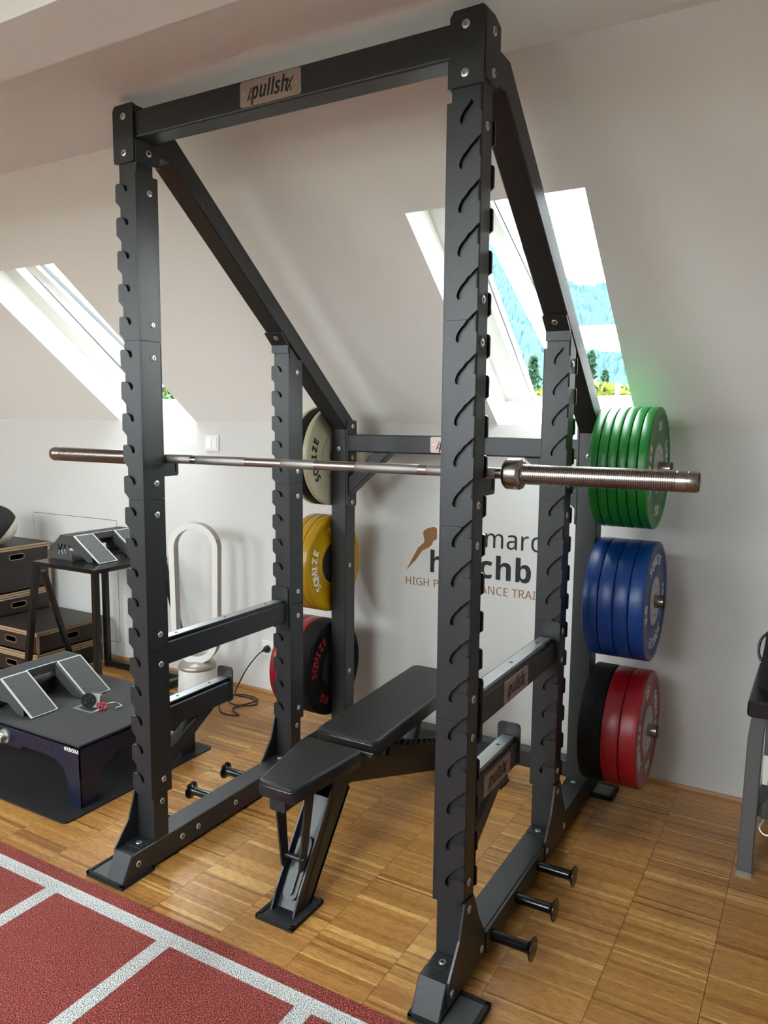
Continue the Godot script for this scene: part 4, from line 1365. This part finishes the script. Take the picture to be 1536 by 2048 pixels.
# ------------------------------------------------------------------ on the wall
func put_at(st: SurfaceTool, s: String, size: float, left: float, bottom: float, bold := false, wide := 1.0) -> void:
	var m := text(s, size, 0.001, "Droid Sans", bold)
	var bb := m.get_aabb()
	st.append_from(m, 0, Transform3D(Basis(Vector3(wide, 0, 0), Vector3.UP, Vector3(0, 0, 1)), Vector3(left - bb.position.x * wide, bottom - bb.position.y, WALL_Z + 0.0006)))

func wall_things() -> void:
	var w := thing("wall_lettering", "black and brown studio lettering with a runner mark on the wall", "sign", Vector3.ZERO)
	var st := mk()
	put_at(st, "marc", 0.121, 0.012, 0.937)
	part("thin_letters", st.commit(), M["print black"], w)
	st = mk()
	put_at(st, "h", 0.143, -0.268, 0.793, true)
	part("bold_letters", st.commit(), M["print black"], w)
	st = mk()
	put_at(st, "chb", 0.146, -0.014, 0.791, true, 1.04)
	part("bold_letters", st.commit(), M["print black"], w)
	st = mk()
	put_at(st, "HIGH PERFORMANCE TRAINING", 0.053, -0.4, 0.721, false, 1.06)
	part("small_letters", st.commit(), M["print brown"], w)
	st = mk()
	prism(st, pv([[-0.398, 0.79], [-0.366, 0.85], [-0.334, 0.906], [-0.304, 0.932], [-0.301, 0.946], [-0.309, 0.975], [-0.306, 0.99], [-0.285, 1.004], [-0.25, 1.013], [-0.235, 1.005], [-0.235, 0.955], [-0.255, 0.944], [-0.262, 0.924], [-0.281, 0.909], [-0.312, 0.894], [-0.349, 0.842]]), WALL_Z, WALL_Z + 0.001)
	part("runner_mark", st.commit(), M["print brown"], w)
	rebase(w, Vector3(0, 0.85, WALL_Z))
	# light switch
	var s := thing("light_switch", "white double light switch on the knee wall", "switch", Vector3(-1.637, 1.38, WALL_Z))
	part("plate", prismm(rrect(-0.049, -0.045, 0.049, 0.045, 0.005), 0, 0.009, Transform3D(), 0.002), M["white plastic"], s)
	for x in [-0.019, 0.019]:
		part("rocker", prismm(rrect(-0.0175, -0.032, 0.0175, 0.032, 0.002), 0.009, 0.0125, Transform3D(Basis(Vector3.RIGHT, 0.05 if x > 0 else -0.05), Vector3(x, 0, 0)), 0.001), M["white lacquer"], s)
	s = thing("wall_socket", "white wall socket with a black plug in it", "socket", Vector3(-1.255, 0.262, WALL_Z))
	part("plate", prismm(rrect(-0.041, -0.041, 0.041, 0.041, 0.005), 0, 0.009, Transform3D(), 0.002), M["white plastic"], s)
	st = mk()
	prism(st, circ(Vector2.ZERO, 0.027, 28), 0.009, 0.011, Transform3D(), 0.0, [circ(Vector2.ZERO, 0.022, 28)])
	part("socket_ring", st.commit(), M["white lacquer"], s)
	# flush access door in the knee wall
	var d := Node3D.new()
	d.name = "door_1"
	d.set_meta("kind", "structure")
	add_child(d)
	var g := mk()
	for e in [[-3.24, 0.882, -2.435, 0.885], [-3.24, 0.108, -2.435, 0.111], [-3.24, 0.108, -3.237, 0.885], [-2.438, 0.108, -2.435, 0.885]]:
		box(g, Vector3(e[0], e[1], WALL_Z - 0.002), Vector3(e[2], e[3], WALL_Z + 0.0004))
	part("door_gap_shade", g.commit(), M["seal"], d)  # dark strips stand in for the shade inside the gap
	part("door_leaf", boxm(Vector3(-3.237, 0.111, WALL_Z - 0.01), Vector3(-2.438, 0.882, WALL_Z + 0.001)), M["wall paint"], d)

func right_machine() -> void:
	var t := thing("exercise_machine", "grey tubular exercise machine leg standing near the wall", "machine")
	var G: Material = M["grey steel"]
	var st := mk()
	prism(st, pv([[1.174, 0.012], [1.221, 0.012], [1.229, 0.5], [1.236, 0.556], [1.19, 0.556], [1.182, 0.48]]), -1.06, -1.0, Transform3D(), 0.003)
	part("front_leg", st.commit(), G, t)
	part("leg_cap", boxm(Vector3(1.173, 0, -1.061), Vector3(1.222, 0.013, -0.999)), M["raw steel"], t)
	st = mk()
	prism(st, pv([[1.214, 0.012], [1.25, 0.012], [1.252, 0.556], [1.216, 0.556]]), -1.46, -1.42, Transform3D(), 0.003)
	part("rear_leg", st.commit(), G, t)
	st = mk()
	bar(st, Vector3(1.235, 0.22, -1.05), Vector3(1.235, 0.22, -1.43), 0.03, 0.05)
	bar(st, Vector3(1.24, 0.5, -1.03), Vector3(1.8, 0.5, -1.03), 0.04, 0.06)
	bar(st, Vector3(1.24, 0.5, -1.43), Vector3(1.8, 0.5, -1.43), 0.04, 0.06)
	part("cross_tube", st.commit(), G, t)
	for z in [-1.03, -1.44]:
		st = mk()
		prism(st, pv([[1.8, 0.0], [1.85, 0.0], [1.85, 0.556], [1.8, 0.556]]), z - 0.03, z + 0.03, Transform3D(), 0.003)
		part("far_leg", st.commit(), G, t)
	part("label_sticker", boxm(Vector3(1.2335, 0.33, -1.004), Vector3(1.25, 0.43, -1.003)), M["print white"], t)
	st = mk()
	tube(st, curve([Vector3(1.245, 0.2, -1.02), Vector3(1.235, 0.18, -1.0), Vector3(1.25, 0.165, -0.99), Vector3(1.275, 0.17, -0.99), Vector3(1.28, 0.19, -1.0)]), 0.004, 8)
	part("ring", st.commit(), M["zinc"], t)
	st = mk()
	prism(st, rrect(1.176, 0.556, 1.86, 0.612, 0.012), -1.47, -0.985, Transform3D(), 0.006)
	part("seat_pad", st.commit(), M["black vinyl"], t)
	rebase(t, Vector3(1.5, 0, -1.22))
	var b := thing("sports_bag", "black sports bag with a red tab on the exercise machine", "bag", Vector3(1.45, 0.612, -1.2))
	st = mk()
	var prof := []
	for p in [[0.26, 0.0], [0.262, 0.03], [0.252, 0.09], [0.247, 0.13], [0.244, 0.17], [0.236, 0.2], [0.215, 0.225], [0.15, 0.24], [0.0, 0.245]]:
		prof.append(p)
	lathe(st, prof, Transform3D(Basis(Vector3(1, 0, 0), Vector3(0, 0, -0.78), Vector3(0, 1, 0)), Vector3.ZERO), 40, 0.2)
	part("bag_body", st.commit(), M["black rubber"], b)
	st = mk()
	tube(st, curve([Vector3(-0.23, 0.2, 0.05), Vector3(-0.255, 0.17, 0.06), Vector3(-0.26, 0.13, 0.07), Vector3(-0.25, 0.1, 0.08)]), 0.005, 8)
	part("strap", st.commit(), M["black plastic"], b)
	st = mk()
	bar(st, Vector3(-0.232, 0.222, 0.03), Vector3(-0.222, 0.25, 0.03), 0.03, 0.012)
	part("red_tab", st.commit(), M["print red"], b)
